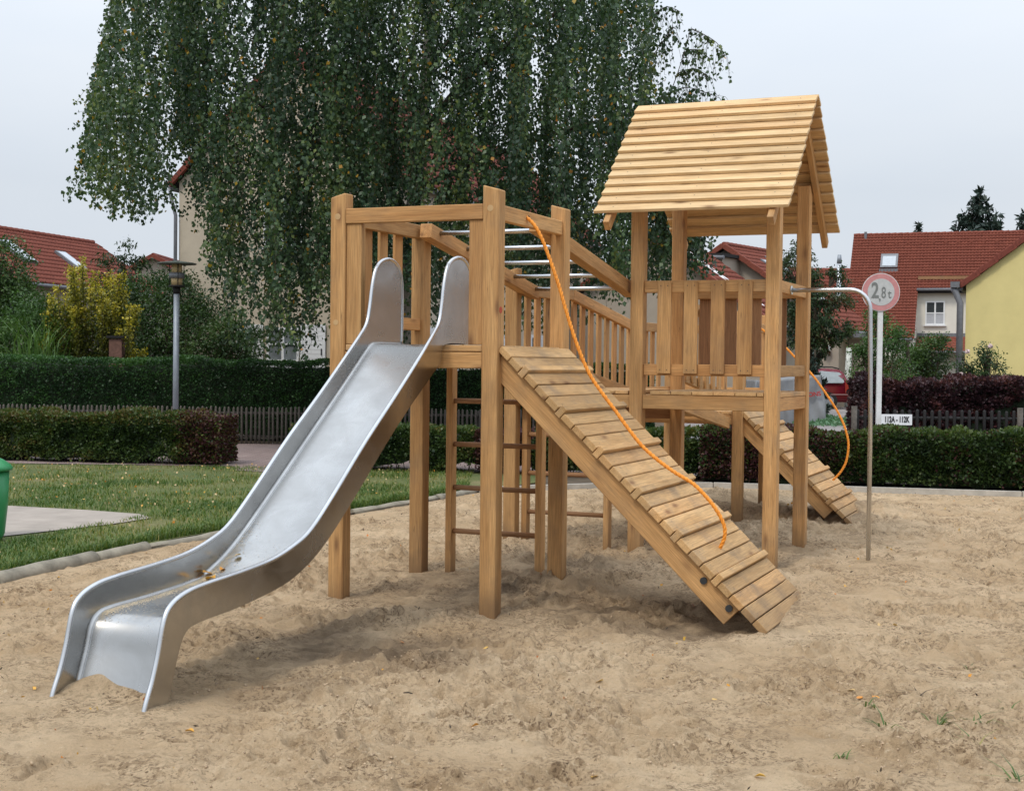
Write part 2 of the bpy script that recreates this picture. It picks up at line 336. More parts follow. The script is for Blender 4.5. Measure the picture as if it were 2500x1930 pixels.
# ------------------------------------------------------------------ play-structure frame: a = along the slide front, b = away, z = up
TH = 0.4016; OX, OY = -0.0942, 8.5654; S_ = 0.107; W1 = 1.184
FR = Matrix(((math.cos(TH), math.sin(TH), 0, OX), (-math.sin(TH), math.cos(TH), 0, OY), (0, 0, 1, 0), (0, 0, 0, 1)))
def G2(a, b): v = FR @ Vector((a, b, 0)); return v.x, v.y

# ------------------------------------------------------------------ ground
EDGE = [(-4.45, 4.0), (-4.02, 7.2), (-3.85, 8.2), (-3.478, 9.477), (-3.128, 10.62), (-2.898, 11.30), (-2.60, 12.0), (-2.05, 13.05), (-1.554, 14.005), (-.785, 15.575), (-.38, 16.45)]
BACK = [(.35, 16.85), (1.3, 17.25), (2.535, 17.45), (3.823, 17.18), (6.119, 16.66), (9.5, 15.9), (14, 14.9)]
HOLE = [(-4.9, -6.0)] + EDGE + BACK + [(16, -6.0)]
def sheet(name, outer, z, mat, hole=None, kind='structure', sub=None):
    polys = [[Vector((x, y, 0)) for x, y in outer]]
    if hole: polys.append([Vector((x, y, 0)) for x, y in hole])
    tris = geometry.tessellate_polygon(polys); V = [v for p in polys for v in p]
    V = [(v.x, v.y, z) for v in V]; Fc = []
    for tr in tris:
        a, b_, c = (Vector(V[i]) for i in tr); Fc.append(tr if (b_-a).cross(c-a).z > 0 else tr[::-1])
    o = link(name, mesh(name, V, Fc), mat); o['kind'] = kind; return o
sheet('ground', [(-250, -40), (250, -40), (250, 400), (-250, 400)], .016, DIRT, HOLE)
sheet('subsoil', [(-20, -10), (30, -10), (30, 30), (-20, 30)], -.125, SAND)
sheet('lawn', [(-14, -2), (-4.75, -2), (-4.55, 4.0)]+[(x-.10, y) for x, y in EDGE[1:]]+[(-.05, 17.0), (.35, 17.6), (.4, 19.0), (-3.4, 19.5), (-4.1, 20.1), (-14, 20.6)], .030, LAWN)
sheet('path', [(-20, 20.0), (-3.9, 19.6), (-3.75, 18.9), (-3.2, 18.6), (-2.9, 19.35), (3.2, 18.6), (3.6, 24.8), (-20, 24.8)], .038, PAVE)
sheet('driveway', [(3.6, 18.8), (14, 17.0), (14, 25.5), (7.0, 25.6), (8.4, 34), (11.6, 46.5), (14, 52), (8, 56), (5, 40), (3.2, 30)], .042, ASPH)
sheet('paved_patch', [(-7.5, 15.0), (-5.18, 14.1), (-4.2, 13.75), (-3.60, 13.45), (-3.38, 13.15), (-3.62, 12.6), (-4.0, 12.05), (-4.35, 11.55), (-4.7, 10.9), (-7.5, 8.5)], .040, CONC)
sheet('garden_soil', [(-25, 25.0), (3.4, 25.0), (3.4, 33), (-25, 33)], .034, DIRT)

# sand: height field on a 1.25 cm raster, then sampled by a mesh that is finer where the sand is nearer
X0, Y0, RES, NX, NY = -6.0, 3.0, .0125, 1440, 1250
gx, gy = np.meshgrid(X0+np.arange(NX)*RES, Y0+np.arange(NY)*RES, indexing='ij')
Hh = np.zeros((NX, NY), dtype=np.float64)
for cell, amp, sdn in ((2.6, .055, 1), (.9, .036, 2), (.42, .026, 3), (.20, .019, 4), (.10, .017, 5), (.052, .015, 6), (.027, .012, 7)):
    Hh += amp*vnoise(gx+sdn*.37, gy*1.15+sdn*.61, cell, 100+sdn)
rough_ = np.clip(.5+2.2*vnoise(gx, gy, .55, 210)+1.2*vnoise(gx, gy, .22, 211), 0, 1); Hh += rough_*(np.clip(vnoise(gx, gy, .060, 212)-.04, 0, .25)*.150+np.clip(vnoise(gx+3, gy, .036, 213)-.05, 0, .25)*.110-np.clip(vnoise(gx+5, gy+2, .085, 214)-.10, 0, 1)*.09)
ridg = vnoise(gx, gy, .33, 201); Hh += .012*(1-np.abs(ridg)*4).clip(-.3, 1)*(vnoise(gx, gy, 1.1, 202)+.5)
def dent(cx, cy, l, w, ang, depth, rim=.35):
    r = int((l*1.9)/RES); i0 = int((cx-X0)/RES); j0 = int((cy-Y0)/RES)
    i1, i2, j1, j2 = max(i0-r, 0), min(i0+r, NX), max(j0-r, 0), min(j0+r, NY)
    if i1 >= i2 or j1 >= j2: return
    x = gx[i1:i2, j1:j2]-cx; y = gy[i1:i2, j1:j2]-cy; ca, sa = math.cos(ang), math.sin(ang)
    q = np.sqrt(((x*ca+y*sa)/l)**2+((-x*sa+y*ca)/w)**2)
    q = q*(1+.35*vnoise(x+cx, y+cy, .07, 31))
    Hh[i1:i2, j1:j2] += -depth/(1+np.exp((q-.85)*15))+depth*rim*np.exp(-((q-1.25)/.28)**2)
for k in range(1300):
    cx, cy = RNG.uniform(-4.2, 8.5), RNG.uniform(4.0, 17.0)
    if RNG.random() < .55: dent(cx, cy, RNG.uniform(.09, .15), RNG.uniform(.04, .065), RNG.uniform(0, math.pi), RNG.uniform(.014, .034))
    else: rr = RNG.uniform(.05, .22); dent(cx, cy, rr, rr*RNG.uniform(.55, .95), RNG.uniform(0, math.pi), RNG.uniform(.008, .028), .5)
def mound(x, y, r, h):
    global Hh
    i0, j0, rr = int((x-X0)/RES), int((y-Y0)/RES), int(3*r/RES); a, b_, c, d = max(i0-rr, 0), min(i0+rr, NX), max(j0-rr, 0), min(j0+rr, NY)
    Hh[a:b_, c:d] += h*np.exp(-((gx[a:b_, c:d]-x)**2+(gy[a:b_, c:d]-y)**2)/(r*r))
for a, b_, r, h in ( (-1.13, 0, .16, .02), (-.05, 0, .2, -.025), (-.05, 1.2, .25, .03), (-.95, 1.25, .3, .035), (-.2, 1.35, .25, .03),
                    (-1.0, 2.6, .3, .05), (-.9, 2.9, .2, .04), (0, 2.8, .3, .02), (1.06, 2.85, .3, -.05), (1.06, 4.0, .3, .02), (1.2, .2, .4, -.03),
                    (.0, 6.4, .5, -.07), (.0, 6.1, .4, -.04), (1.0, 6.4, .35, -.06), (1.2, 7.2, .4, .05), (.6, 5.2, .5, .06), (1.74, 3.4, .2, .0), (-1.2, -1.3, .7, .02)):
    gxx, gyy = G2(a, b_); mound(gxx, gyy, r, h)
def level(a, b_, r, z, keep_=.45):
    global Hh
    x, y = G2(a, b_); i0, j0, rr = int((x-X0)/RES), int((y-Y0)/RES), int(2.6*r/RES); A, B, C, D = max(i0-rr, 0), min(i0+rr, NX), max(j0-rr, 0), min(j0+rr, NY)
    s_ = Hh[A:B, C:D]; k = np.exp(-(((gx[A:B, C:D]-x)**2+(gy[A:B, C:D]-y)**2)/(r*r))**2); Hh[A:B, C:D] = s_*(1-k)+(z+(s_-s_.mean())*keep_)*k
Hh -= Hh[(gy > 7) & (gy < 12)].mean()
level(-.61, -2.95, .55, .035); level(-.61, -2.2, .5, -.01); level(1.68, .05, .24, .015); level(1.80, .6, .34, .045); level(1.84, 1.12, .30, .075); level(1.35, .4, .3, -.015); level(1.12, 6.5, .25, .05); level(1.18, 7.2, .3, .09)
level(-.05, .05, .22, -.025, .6); level(-1.1, .05, .22, .0, .6); level(-1.1, 1.2, .22, .0, .6); level(1.74, 3.4, .25, .0, .6)
for a, b_, r, h in ((-.75, -2.73, .10, .068), (-.61, -2.76, .09, .038), (-.47, -2.79, .09, .02), (-.85, -2.8, .10, .03)):
    gxx, gyy = G2(a, b_); mound(gxx, gyy, r, h)
# level with the surround along the log edge
for (ax, ay), (bx, by) in zip((EDGE+BACK)[:-1], (EDGE+BACK)[1:]):
    L2 = (bx-ax)**2+(by-ay)**2; tt = np.clip(((gx-ax)*(bx-ax)+(gy-ay)*(by-ay))/L2, 0, 1)
    dd = np.hypot(gx-ax-tt*(bx-ax), gy-ay-tt*(by-ay)); k = np.exp(-(dd/.35)**2); Hh = Hh*(1-.75*k)
def sampleH(x, y):
    u = np.clip((np.asarray(x, float)-X0)/RES, 0, NX-2.001); v = np.clip((np.asarray(y, float)-Y0)/RES, 0, NY-2.001); i = u.astype(int); j = v.astype(int); fu = u-i; fv = v-j
    return (Hh[i, j]*(1-fu)+Hh[i+1, j]*fu)*(1-fv)+(Hh[i, j+1]*(1-fu)+Hh[i+1, j+1]*fu)*fv
def zs(a, b_): x, y = G2(a, b_); return float(sampleH(x, y))
NR, NC = 720, 710
ys = 1/np.linspace(1/4.3, 1/17.75, NR)
yy = np.repeat(ys[:, None], NC, 1); xx = np.linspace(-1, 1, NC)[None, :]*(yy*.435+.75)
zz = sampleH(xx, yy)
# keep the sand inside its edging: clamp to just below the surround outside the box
ex = np.array([p[0] for p in EDGE]); ey = np.array([p[1] for p in EDGE]); left = np.interp(yy, ey, ex, left=-4.6, right=-.38)
bx = np.array([p[0] for p in BACK]); by = np.array([p[1] for p in BACK]); backy = np.interp(xx, np.r_[-.38, bx], np.r_[16.45, by])
outm = (xx < left-.02) | (yy > backy+.02); zz = np.where(outm, -.08, np.minimum(zz, .14))
V = np.stack([xx, yy, zz], -1).reshape(-1, 3)
idx = np.arange(NR*NC).reshape(NR, NC); q = np.stack([idx[:-1, :-1], idx[:-1, 1:], idx[1:, 1:], idx[1:, :-1]], -1).reshape(-1, 4)
keep = ~(outm[:-1, :-1] & outm[1:, 1:] & outm[:-1, 1:] & outm[1:, :-1]).reshape(-1); q = q[keep]
def np_mesh(name, V, q, smooth=False):
    me = bpy.data.meshes.new(name); me.vertices.add(len(V)); me.vertices.foreach_set('co', np.ascontiguousarray(V, dtype=np.float32).ravel())
    n, k = q.shape; me.loops.add(n*k); me.loops.foreach_set('vertex_index', q.astype(np.int32).ravel()); me.polygons.add(n)
    me.polygons.foreach_set('loop_start', np.arange(0, n*k, k, dtype=np.int32)); me.polygons.foreach_set('loop_total', np.full(n, k, dtype=np.int32))
    if smooth: me.polygons.foreach_set('use_smooth', np.ones(n, dtype=bool))
    me.update(calc_edges=True); return me
me = np_mesh('sand', V, q, True)
ground_shade = np.zeros((NR, NC))  # shade under ramps, slide and towers, put into the sand colour
for a, b_, r, s in ((1.05, .35, .75, .50), (1.3, .2, .4, .3), (.5, .6, .6, .6), (-.2, .7, .7, .6), (-.7, .5, .7, .35), (-.25, -1.35, .75, .55), (-.1, -1.9, .5, .5), (-.5, -.7, .7, .35), (.4, 3.4, .9, .5), (.8, 6.8, .6, .6), (-.3, 1.9, .6, .35), (.3, 5, .6, .35)):
    x, y = G2(a, b_); ground_shade = np.maximum(ground_shade, s*np.exp(-((xx-x)**2+(yy-y)**2)/(r*r)))
dn = vnoise(xx, yy, .35, 301)+.7*vnoise(xx, yy, .12, 302)+.5*vnoise(xx, yy, .045, 303)
ground_shade = np.clip(ground_shade*(1.0+1.6*dn)-.05, 0, .8)
at = me.attributes.new('ground_shade', 'FLOAT', 'POINT'); at.data.foreach_set('value', ground_shade.astype(np.float32).ravel())
so_ = link('sand', me, SAND); so_['kind'] = 'structure'

# loose moist crumbs lying on the churned patches
g = np.random.default_rng(55); n = 17000; iy = g.uniform(1/15.5, 1/4.6, n); y = 1/iy; x = g.uniform(-1, 1, n)*(y*.40+.3)
rf_ = .5+2.2*vnoise(x, y, .55, 210)+1.2*vnoise(x, y, .22, 211); ok = (x > np.interp(y, ey, ex)+.1) & (g.random(n) < np.clip(rf_, .06, 1)); x, y = x[ok], y[ok]; n = len(x)
r = .003+.007*g.random(n)**3; z = sampleH(x, y)+r*.2; base = np.array([[1, 0, 0], [0, 1, 0], [-1, 0, 0], [0, -1, 0], [0, 0, .8], [0, 0, -.8]])
V = base[None]*r[:, None, None]*g.uniform(.6, 1.35, (n, 6, 1))+g.normal(0, .12, (n, 6, 3))*r[:, None, None]+np.stack([x, y, z], 1)[:, None]; t_ = np.array([[0, 1, 4], [1, 2, 4], [2, 3, 4], [3, 0, 4], [1, 0, 5], [2, 1, 5], [3, 2, 5], [0, 3, 5]])
cr_ = link('sand_crumbs', np_mesh('sand_crumbs', V.reshape(-1, 3), (np.arange(n)[:, None, None]*6+t_[None]).reshape(-1, 3)), CRUMB); P(cr_, 'loose moist crumbs of sand on the churned patches', 'sand', kind='stuff')

# log edging of the sandpit: each log a thing
def wob(o_me, amp, cell, seed):
    n = len(o_me.vertices); c = np.empty(n*3, np.float32); o_me.vertices.foreach_get('co', c); c = c.reshape(-1, 3)
    nrm = np.empty(n*3, np.float32); o_me.vertices.foreach_get('normal', nrm); nrm = nrm.reshape(-1, 3)
    c += nrm*(amp*noise3(c, cell, seed))[:, None]; o_me.vertices.foreach_set('co', c.ravel()); o_me.update()
LOGL = ['thick round weathered log at the left picture edge beside the lawn', 'pale round log bordering the lawn behind the foot of the slide', 'cracked grey log behind the slide, between the round log and the decayed one', 'decayed split log half sunk in sand behind the slide',
        'thin grey log bordering sand and lawn behind the slide chute', 'low log edging seen between the slide and the left rear post', 'low log edging at the far left corner of the sandpit', 'short end log at the sandpit corner below the hedge', 'log edging nearest the camera on the left, mostly out of frame']
pts = EDGE; segs = [(0, 2, .075), (2, 3, .072), (3, 4, .070), (4, 5, .06), (5, 7, .05), (7, 8, .045), (8, 9, .05), (9, 10, .055)]
lab_i = [8, 0, 1, 2, 3, 4, 5, 6]
for (i, j, r), li in zip(segs, lab_i):
    p0 = Vector((*pts[i], 0)); p1 = Vector((*pts[j], 0)); d = (p1-p0).normalized(); n = 14; L = (p1-p0).length
    line = [p0+d*(.012+(L-.024)*k/n)+Vector((-.06, 0, r*.55-.035)) for k in range(n+1)]
    o = link('edging_log', tube_me('edging_log', line, [r*(1+.02*math.sin(k*.7+i)) for k in range(n+1)], 14), LOGW)
    wob(o.data, .014 if r < .06 else .005, .09, 400+i); P(o, LOGL[li], 'log', 'logs edging the sandpit')
for k, (i, j) in enumerate([(0, 2), (2, 3), (3, 4), (4, 5), (5, 6)]):
    full = [EDGE[-1]]+BACK; p0 = Vector((*full[i], 0)); p1 = Vector((*full[j], 0)); d = (p1-p0).normalized(); nn_ = Vector((-d.y, d.x, 0)); mb = MB()
    mb.prism([p0+d*.006+Vector((0, 0, -.15)), p1-d*.006+Vector((0, 0, -.15)), p1-d*.006+Vector((0, 0, .062)), p0+d*.006+Vector((0, 0, .062))], nn_*.07)
    o = link('edging_kerb', mb.me('edging_kerb'), KERB)
    P(o, ['pale kerb at the back of the sandpit, leftmost behind the front tower', 'pale kerb stretch behind the roofed tower posts under the hedge', 'pale kerb below the hedge between the far ramp and the roofed tower', 'pale kerb right of the bent steel pole below the green hedge', 'pale kerb at the right picture edge below the hedge'][k], 'kerb', 'kerb along the back of the sandpit')
# ------------------------------------------------------------------ playground builders (all coordinates in the play frame a, b, z)
def root(name, a, b, label, cat, group=None):
    e = empty(name, FR @ Matrix.Translation((a, b, 0)), label, cat, group); e['_o'] = (a, b, 0.0); return e
def T(e): o = e['_o']; return Matrix.Translation((-o[0], -o[1], -o[2]))
def board(e, name, p0, p1, w, t, mat=WOOD, tdir=(0, 0, 1), ch=.004, top=None, parent=None):
    p0, p1 = Vector(p0), Vector(p1); me = boxmesh((p1-p0).length, w, t, ch, top, mat)
    return link(name, me, mat, e, T(e) @ axes(p0, p1, Vector(tdir)))
def bar(e, name, pts, r, mat, n=10, parent=None):
    me = tube_me(name, [Vector(p) for p in pts], r, n); return link(name, me, mat, e, T(e))
s = S_
def post(e, a, b, z1, slope=None, z0=-.35):
    """left-front corner (a, b); slope 'l'/'r' = which way the saw cut of the top falls (along a)"""
    tp = None
    if slope == 'r': tp = (.014, 0)
    if slope == 'l': tp = (-.014, 0)
    # length axis up, width along a, thickness along b
    return board(e, 'post', (a+s/2, b+s/2, z0), (a+s/2, b+s/2, z1), s, s, WOOD, (0, -1, 0), .006, tp)
def rail_u(e, name, a0, a1, b, z0, z1, t=.05, mat=WOOD): return board(e, name, (a0, b+t/2, (z0+z1)/2), (a1, b+t/2, (z0+z1)/2), t, z1-z0, mat)
def rail_v(e, name, b0, b1, a, z0, z1, t=.05, mat=WOOD): return board(e, name, (a+t/2, b0, (z0+z1)/2), (a+t/2, b1, (z0+z1)/2), t, z1-z0, mat)
def vboard(e, name, a, b, z0, z1, wa, wb, mat=WOOD):      # upright board, footprint wa x wb with left-front corner a, b
    return board(e, name, (a+wa/2, b+wb/2, z0), (a+wa/2, b+wb/2, z1), wa, wb, mat, (0, -1, 0), .003)

# ---- front tower
A0, B0 = -W1, 0.0; C0 = 1.144; AR = -s
t1 = root('slide_tower', -.6, .6, 'tall open timber tower carrying the steel slide, nearest to the camera', 'play tower')
post(t1, A0, 0, 2.607, 'l'); post(t1, AR, 0, 2.619, 'r'); post(t1, AR, C0, 2.619, 'r'); post(t1, A0, C0, 2.52)
rail_u(t1, 'top_rail', A0+s+.001, AR-.001, .006, 2.424, 2.52); rail_v(t1, 'top_rail', s+.001, C0-.001, -.07, 2.424, 2.52); rail_v(t1, 'top_rail', s+.001, C0-.001, A0+.03, 2.424, 2.52)
rail_v(t1, 'low_rail', s+.001, C0-.001, A0+.03, 1.766, 1.85)
for k in range(4): vboard(t1, 'slat', A0+.008, .175+k*.222, 1.768, 2.43, .022, .112)
vboard(t1, 'jamb', A0+s+.002, .02, 1.652, 2.423, .108, .055); vboard(t1, 'jamb', AR-.099, .02, 1.652, 2.423, .097, .055)
rail_u(t1, 'deck_beam', A0+s+.001, AR-.001, .008, 1.505, 1.603); rail_u(t1, 'deck_beam', A0+s+.001, AR-.001, C0+.03, 1.505, 1.603)
rail_v(t1, 'deck_beam', s+.001, C0-.001, -.075, 1.505, 1.603); rail_v(t1, 'deck_beam', s+.001, C0-.001, A0+.03, 1.505, 1.603)
bs = [.008, .132, .29, .45, .61, .77, .93, 1.09, 1.232]
for k in range(8):
    aa0, aa1 = (A0+s+.004, AR-.004) if k in (0, 7) else (A0+.03, -.01)
    board(t1, 'plank', (aa0, (bs[k]+bs[k+1])/2, 1.629), (aa1, (bs[k]+bs[k+1])/2, 1.629), bs[k+1]-bs[k]-.006, .040, WOODP)
def disc(e, name, c, nrm, r, mat, t=.004, n=20):
    c = Vector(c); nrm = Vector(nrm); return bar(e, name, [c-nrm*.002, c+nrm*t], r, mat, n)
disc(t1, 'bolt_cover', (A0+s*.5, 0, 2.47), (0, -1, 0), .020, PLUG, .0015); disc(t1, 'bolt_cover', (AR+s*.48, 0, 2.49), (0, -1, 0), .020, PLUG, .0015)
disc(t1, 'rope_hole', (-.020, .535, 2.480), (1, 0, 0), .016, BLACK, .0012)
disc(t1, 'bolt_cover', (A0+s*.42, 0, 1.79), (0, -1, 0), .018, PLUG, .0015); disc(t1, 'bolt_cover', (0, .047, 1.867), (1, 0, 0), .021, REDP, .002)

# ---- slide
sl_ = root('slide', -.61, -1.4, 'stainless steel chute slide running down from the front tower into the sand', 'slide')
def chain(L, sub=5): return [Vector((0, b, z)) for b, z in [(v[0], v[1]) for v in catmull([Vector((b, z)) for b, z in L], sub)]]
rimL = [(.385, 1.66), (.392, 1.80), (.392, 1.98), (.372, 2.11), (.312, 2.178), (.215, 2.205), (.105, 2.185), (.03, 2.131), (-.013, 2.03), (-.045, 1.89), (-.082, 1.785), (-.165, 1.705), (-.36, 1.555), (-.66, 1.335), (-1.0, 1.095), (-1.35, .825), (-1.58, .662), (-1.75, .596), (-1.95, .552), (-2.2, .528), (-2.5, .510), (-2.65, .492), (-2.755, .455), (-2.808, .395), (-2.85, .25), (-2.89, .14), (-2.945, .02), (-2.99, -.15)]
botL = [(.385, 1.656), (.0, 1.652), (-.05, 1.545), (-.22, 1.434), (-.65, 1.150), (-1.17, .757), (-1.45, .565), (-1.65, .468), (-1.86, .408), (-2.23, .362), (-2.55, .342), (-2.655, .312), (-2.71, .22), (-2.765, .06), (-2.83, -.15)]
bed = [(.385, 1.657), (.2, 1.656), (.05, 1.655), (-.03, 1.645), (-.12, 1.59), (-.5, 1.305), (-.95, .972), (-1.3, .716), (-1.54, .552), (-1.72, .458), (-1.9, .404), (-2.25, .378), (-2.55, .368), (-2.64, .352), (-2.69, .305), (-2.725, .2), (-2.78, .06), (-2.86, -.15)]
RC = chain(rimL); BC = chain(botL, 4); DC = chain(bed, 6)
for a, sg in ((-.868, 1), (-.356, -1)):
    # flat cheek, 6 mm thick, leaning a little outwards at the rim
    outl = [Vector((a, p.y, p.z)) for p in RC]+[Vector((a, p.y, p.z)) for p in reversed(BC)]
    mb = MB(); mb.prism(outl, (sg*.006, 0, 0)); link('side_wall', mb.me('side_wall'), STEELW, sl_, T(sl_))
    link('rim', tube_me('rim', [Vector((a+sg*.003, p.y, p.z)) for p in RC], .0125, 12), STEELR, sl_, T(sl_))
# the bed: rounded trough cross-section joining the cheeks
cross = [(-.8625, .016), (-.860, .009), (-.855, .004), (-.847, .0), (-.612, -.004), (-.377, .0), (-.369, .004), (-.364, .009), (-.3615, .016)]
Vb = []; Fb = []; nC = len(cross)
for i, p in enumerate(DC):
    d = (DC[min(i+1, len(DC)-1)]-DC[max(i-1, 0)]).normalized(); nrm = Vector((0, d.z, -d.y)); nrm = nrm if nrm.z > 0 or (abs(nrm.z) < .5 and nrm.y < 0) else -nrm
    for ca, ch in cross: Vb.append(Vector((ca, p.y, p.z))+nrm*ch)
for i in range(len(DC)-1):
    for k in range(nC-1): Fb.append((i*nC+k, i*nC+k+1, (i+1)*nC+k+1, (i+1)*nC+k))
link('slide_bed', mesh('slide_bed', Vb, Fb, True), STEEL, sl_, T(sl_))
for a in (-.843, -.381): link('weld_seam', tube_me('weld_seam', [Vector((a, p.y, p.z+.0005)) for p in DC[2:-2]], .0022, 6), STEELR, sl_, T(sl_))

g_ = np.random.default_rng(77); V_ = []; Q_ = []
for k in range(5200):
    i = int(g_.triangular(len(DC)*.42, len(DC)*.60, len(DC)*.80)); i = min(i, len(DC)-2); p = DC[i].lerp(DC[i+1], g_.random()); a = -.846+abs(g_.normal(0, .035))+(g_.random() < .10)*g_.uniform(0, .30)
    if a > -.40: continue
    r_ = g_.uniform(.0008, .0019); c_ = Vector((a, p.y, p.z+.0022)); n0 = len(V_); V_ += [c_+Vector((-r_, -r_, 0)), c_+Vector((r_, -r_, 0)), c_+Vector((r_, r_, .001)), c_+Vector((-r_, r_, .001))]; Q_.append((n0, n0+1, n0+2, n0+3))
link('sand_residue', mesh('sand_residue', V_, Q_), DUST, sl_, T(sl_), 'stuff')
# ---- ramps with cleats
def ramp_walk(e, a0, z0, a1, z1, b0, b1, groups, nail_seed, stringer_end):
    p0 = Vector((a0, 0, z0)); p1 = Vector((a1, 0, z1)); d = (p1-p0).normalized(); up = Vector((-d.z, 0, d.x)); up = up if up.z > 0 else -up
    pos = 0.0; rnd = random.Random(nail_seed); nails = MB(); tp = .042
    for g in groups:
        if g == 'c':
            w = .043; c = p0+d*(pos+w/2); o = board(e, 'cleat', (c.x, b0-.004, c.z), (c.x, b1+.004, c.z), w, .075, WOODP, up, .004); o.matrix_basis = Matrix.Translation(up*(-.012)) @ o.matrix_basis; pos += w+.004
        else:
            w = .0915+rnd.uniform(-.002, .002); c = p0+d*(pos+w/2)-up*(tp/2+rnd.uniform(-.002, .0025)); j = rnd.uniform(-.005, .005)
            board(e, 'plank', (c.x, b0+j, c.z), (c.x, b1+j, c.z), w, tp, WOODP, up, .004)
            for bb in (b0+.09, b1-.09):
                for q_ in (-.022, .024):
                    n_ = c+d*(q_+rnd.uniform(-.006, .006))+up*(tp/2+.0006); x = Vector((n_.x, bb+rnd.uniform(-.012, .012), n_.z)); u1, v1 = d*.0045, Vector((0, .0028, 0)); k0 = len(nails.V)
                    nails.add([x-u1-v1, x+u1-v1, x+u1+v1, x-u1+v1], [(0, 1, 2, 3)])
            pos += w+.0065
    me_ = nails.me('nail'); link('nail', me_, BOLT, e, T(e), 'stuff')
    for bb in (b0+.04, b1-.04-.05):
        q0 = p0+d*.03-up*(tp+.072); q1 = p0+d*stringer_end-up*(tp+.072)
        board(e, 'stringer', (q0.x, bb+.025, q0.z), (q1.x, bb+.025, q1.z), .05, .135, WOOD, up, .004)
    return p0, d, up
r1_ = root('walkway_ramp', .85, .6, 'large sloping plank ramp with cleats beside the front tower under an orange rope', 'ramp', 'cleated plank ramps')
g1 = ['p', 'p', 'c']+['p', 'p', 'p', 'c']*5+['p']*4
p0_, d_, up_ = ramp_walk(r1_, .020, 1.646, 1.70, .022, .025, 1.185, g1, 5, 2.13)
for q_ in ((1.305, .285), (1.458, .135)): disc(r1_, 'bolt_cap', (q_[0], .064, q_[1]), (0, -1, 0), .021, BOLT, .012)
r2_ = root('walkway_ramp', .55, 6.77, 'smaller far plank ramp with cleats behind the roofed tower, leading down to the right', 'ramp', 'cleated plank ramps')
ramp_walk(r2_, .045, 1.066, 1.11, .03, 6.19, 7.36, ['p', 'p', 'c']+['p', 'p', 'p', 'c']*3+['p', 'p', 'p'], 9, 1.33)

# ---- ropes
def rope(name, b, pts, label, wig):
    e = root(name, pts[-1][0], b, label, 'rope', 'orange climbing ropes')
    P_ = [Vector((a, b+wig*math.sin(i*.5), z)) for i, (a, z) in enumerate(pts)]; C_ = catmull(P_, 10)
    bar(e, 'rope_core', C_, .0095, ROPE, 8)
    # three lay strands twisted round the core
    acc = [0.0]
    for i in range(1, len(C_)): acc.append(acc[-1]+(C_[i]-C_[i-1]).length)
    L = acc[-1]; n = int(L/.006); 
    for k in range(3):
        st = []; j = 0
        for i in range(n):
            sx = L*i/(n-1)
            while j < len(acc)-2 and acc[j+1] < sx: j += 1
            t = (sx-acc[j])/max(1e-6, acc[j+1]-acc[j]); p = C_[j].lerp(C_[j+1], t); d = (C_[j+1]-C_[j]).normalized(); n1 = d.cross(Vector((0, 1, 0))).normalized(); n2 = d.cross(n1)
            ang = sx/.085*2*math.pi+k*2*math.pi/3; st.append(p+(n1*math.cos(ang)+n2*math.sin(ang))*.0068)
        bar(e, 'strand', st, .0062, ROPE, 5)
rope('climbing_rope', .5, [(-.085, 2.488), (-.025, 2.483), (.068, 2.375), (.185, 2.096), (.285, 1.796), (.367, 1.587), (.448, 1.439), (.592, 1.258), (.78, 1.033), (.965, .893), (1.116, .807), (1.236, .688), (1.306, .576), (1.313, .491), (1.284, .420)],
     'orange rope hanging from the front tower rail down onto the large ramp', .006)
rope('climbing_rope', 6.8, [(-.06, 1.945), (.063, 1.932), (.327, 1.736), (.429, 1.637), (.596, 1.474), (.717, 1.322), (.911, 1.031), (1.003, .775), (.991, .57), (.934, .446), (.855, .353)],
     'orange rope curving down over the smaller far ramp right of the roofed tower', .004)

# ---- ladders
def ladder(a0, a1, b, ztop, rungs, label):
    e = root('rung_ladder', (a0+a1)/2, b, label, 'ladder', 'upright rung ladders')
    vboard(e, 'stile', a0, b, -.3, ztop, .047, .085); vboard(e, 'stile', a1-.047, b, -.3, ztop, .047, .085)
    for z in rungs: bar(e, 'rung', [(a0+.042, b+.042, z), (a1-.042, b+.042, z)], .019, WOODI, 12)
ladder(-.948, -.200, 1.258, 1.603, (.318, .634, .948, 1.262), 'nearer wooden rung ladder standing under the rear edge of the front tower')
ladder(-1.058, -.283, 2.955, 1.295, (.292, .618, .942), 'farther wooden rung ladder under the landing left of the roofed tower')

# ---- monkey bars
mk = root('monkey_bars', -.6, 2.0, 'sloping overhead ladder of steel bars between two timber beams behind the front tower', 'monkey bars')
def mz(b): return 2.511-.1665*(b-1.146)
for a, b0_, b1_ in ((-1.075, 1.06, 3.12), (-.200, .98, 3.08)):
    board(mk, 'side_beam', (a+.046, b0_, mz(b0_)-.0525), (a+.046, b1_, mz(b1_)-.0525), .092, .103, WOOD)
for b in (1.205, 1.665, 2.12, 2.575, 3.035): bar(mk, 'bar', [(-.985, b, mz(b)-.036), (-.195, b, mz(b)-.036)], .0165, STEELR, 14)

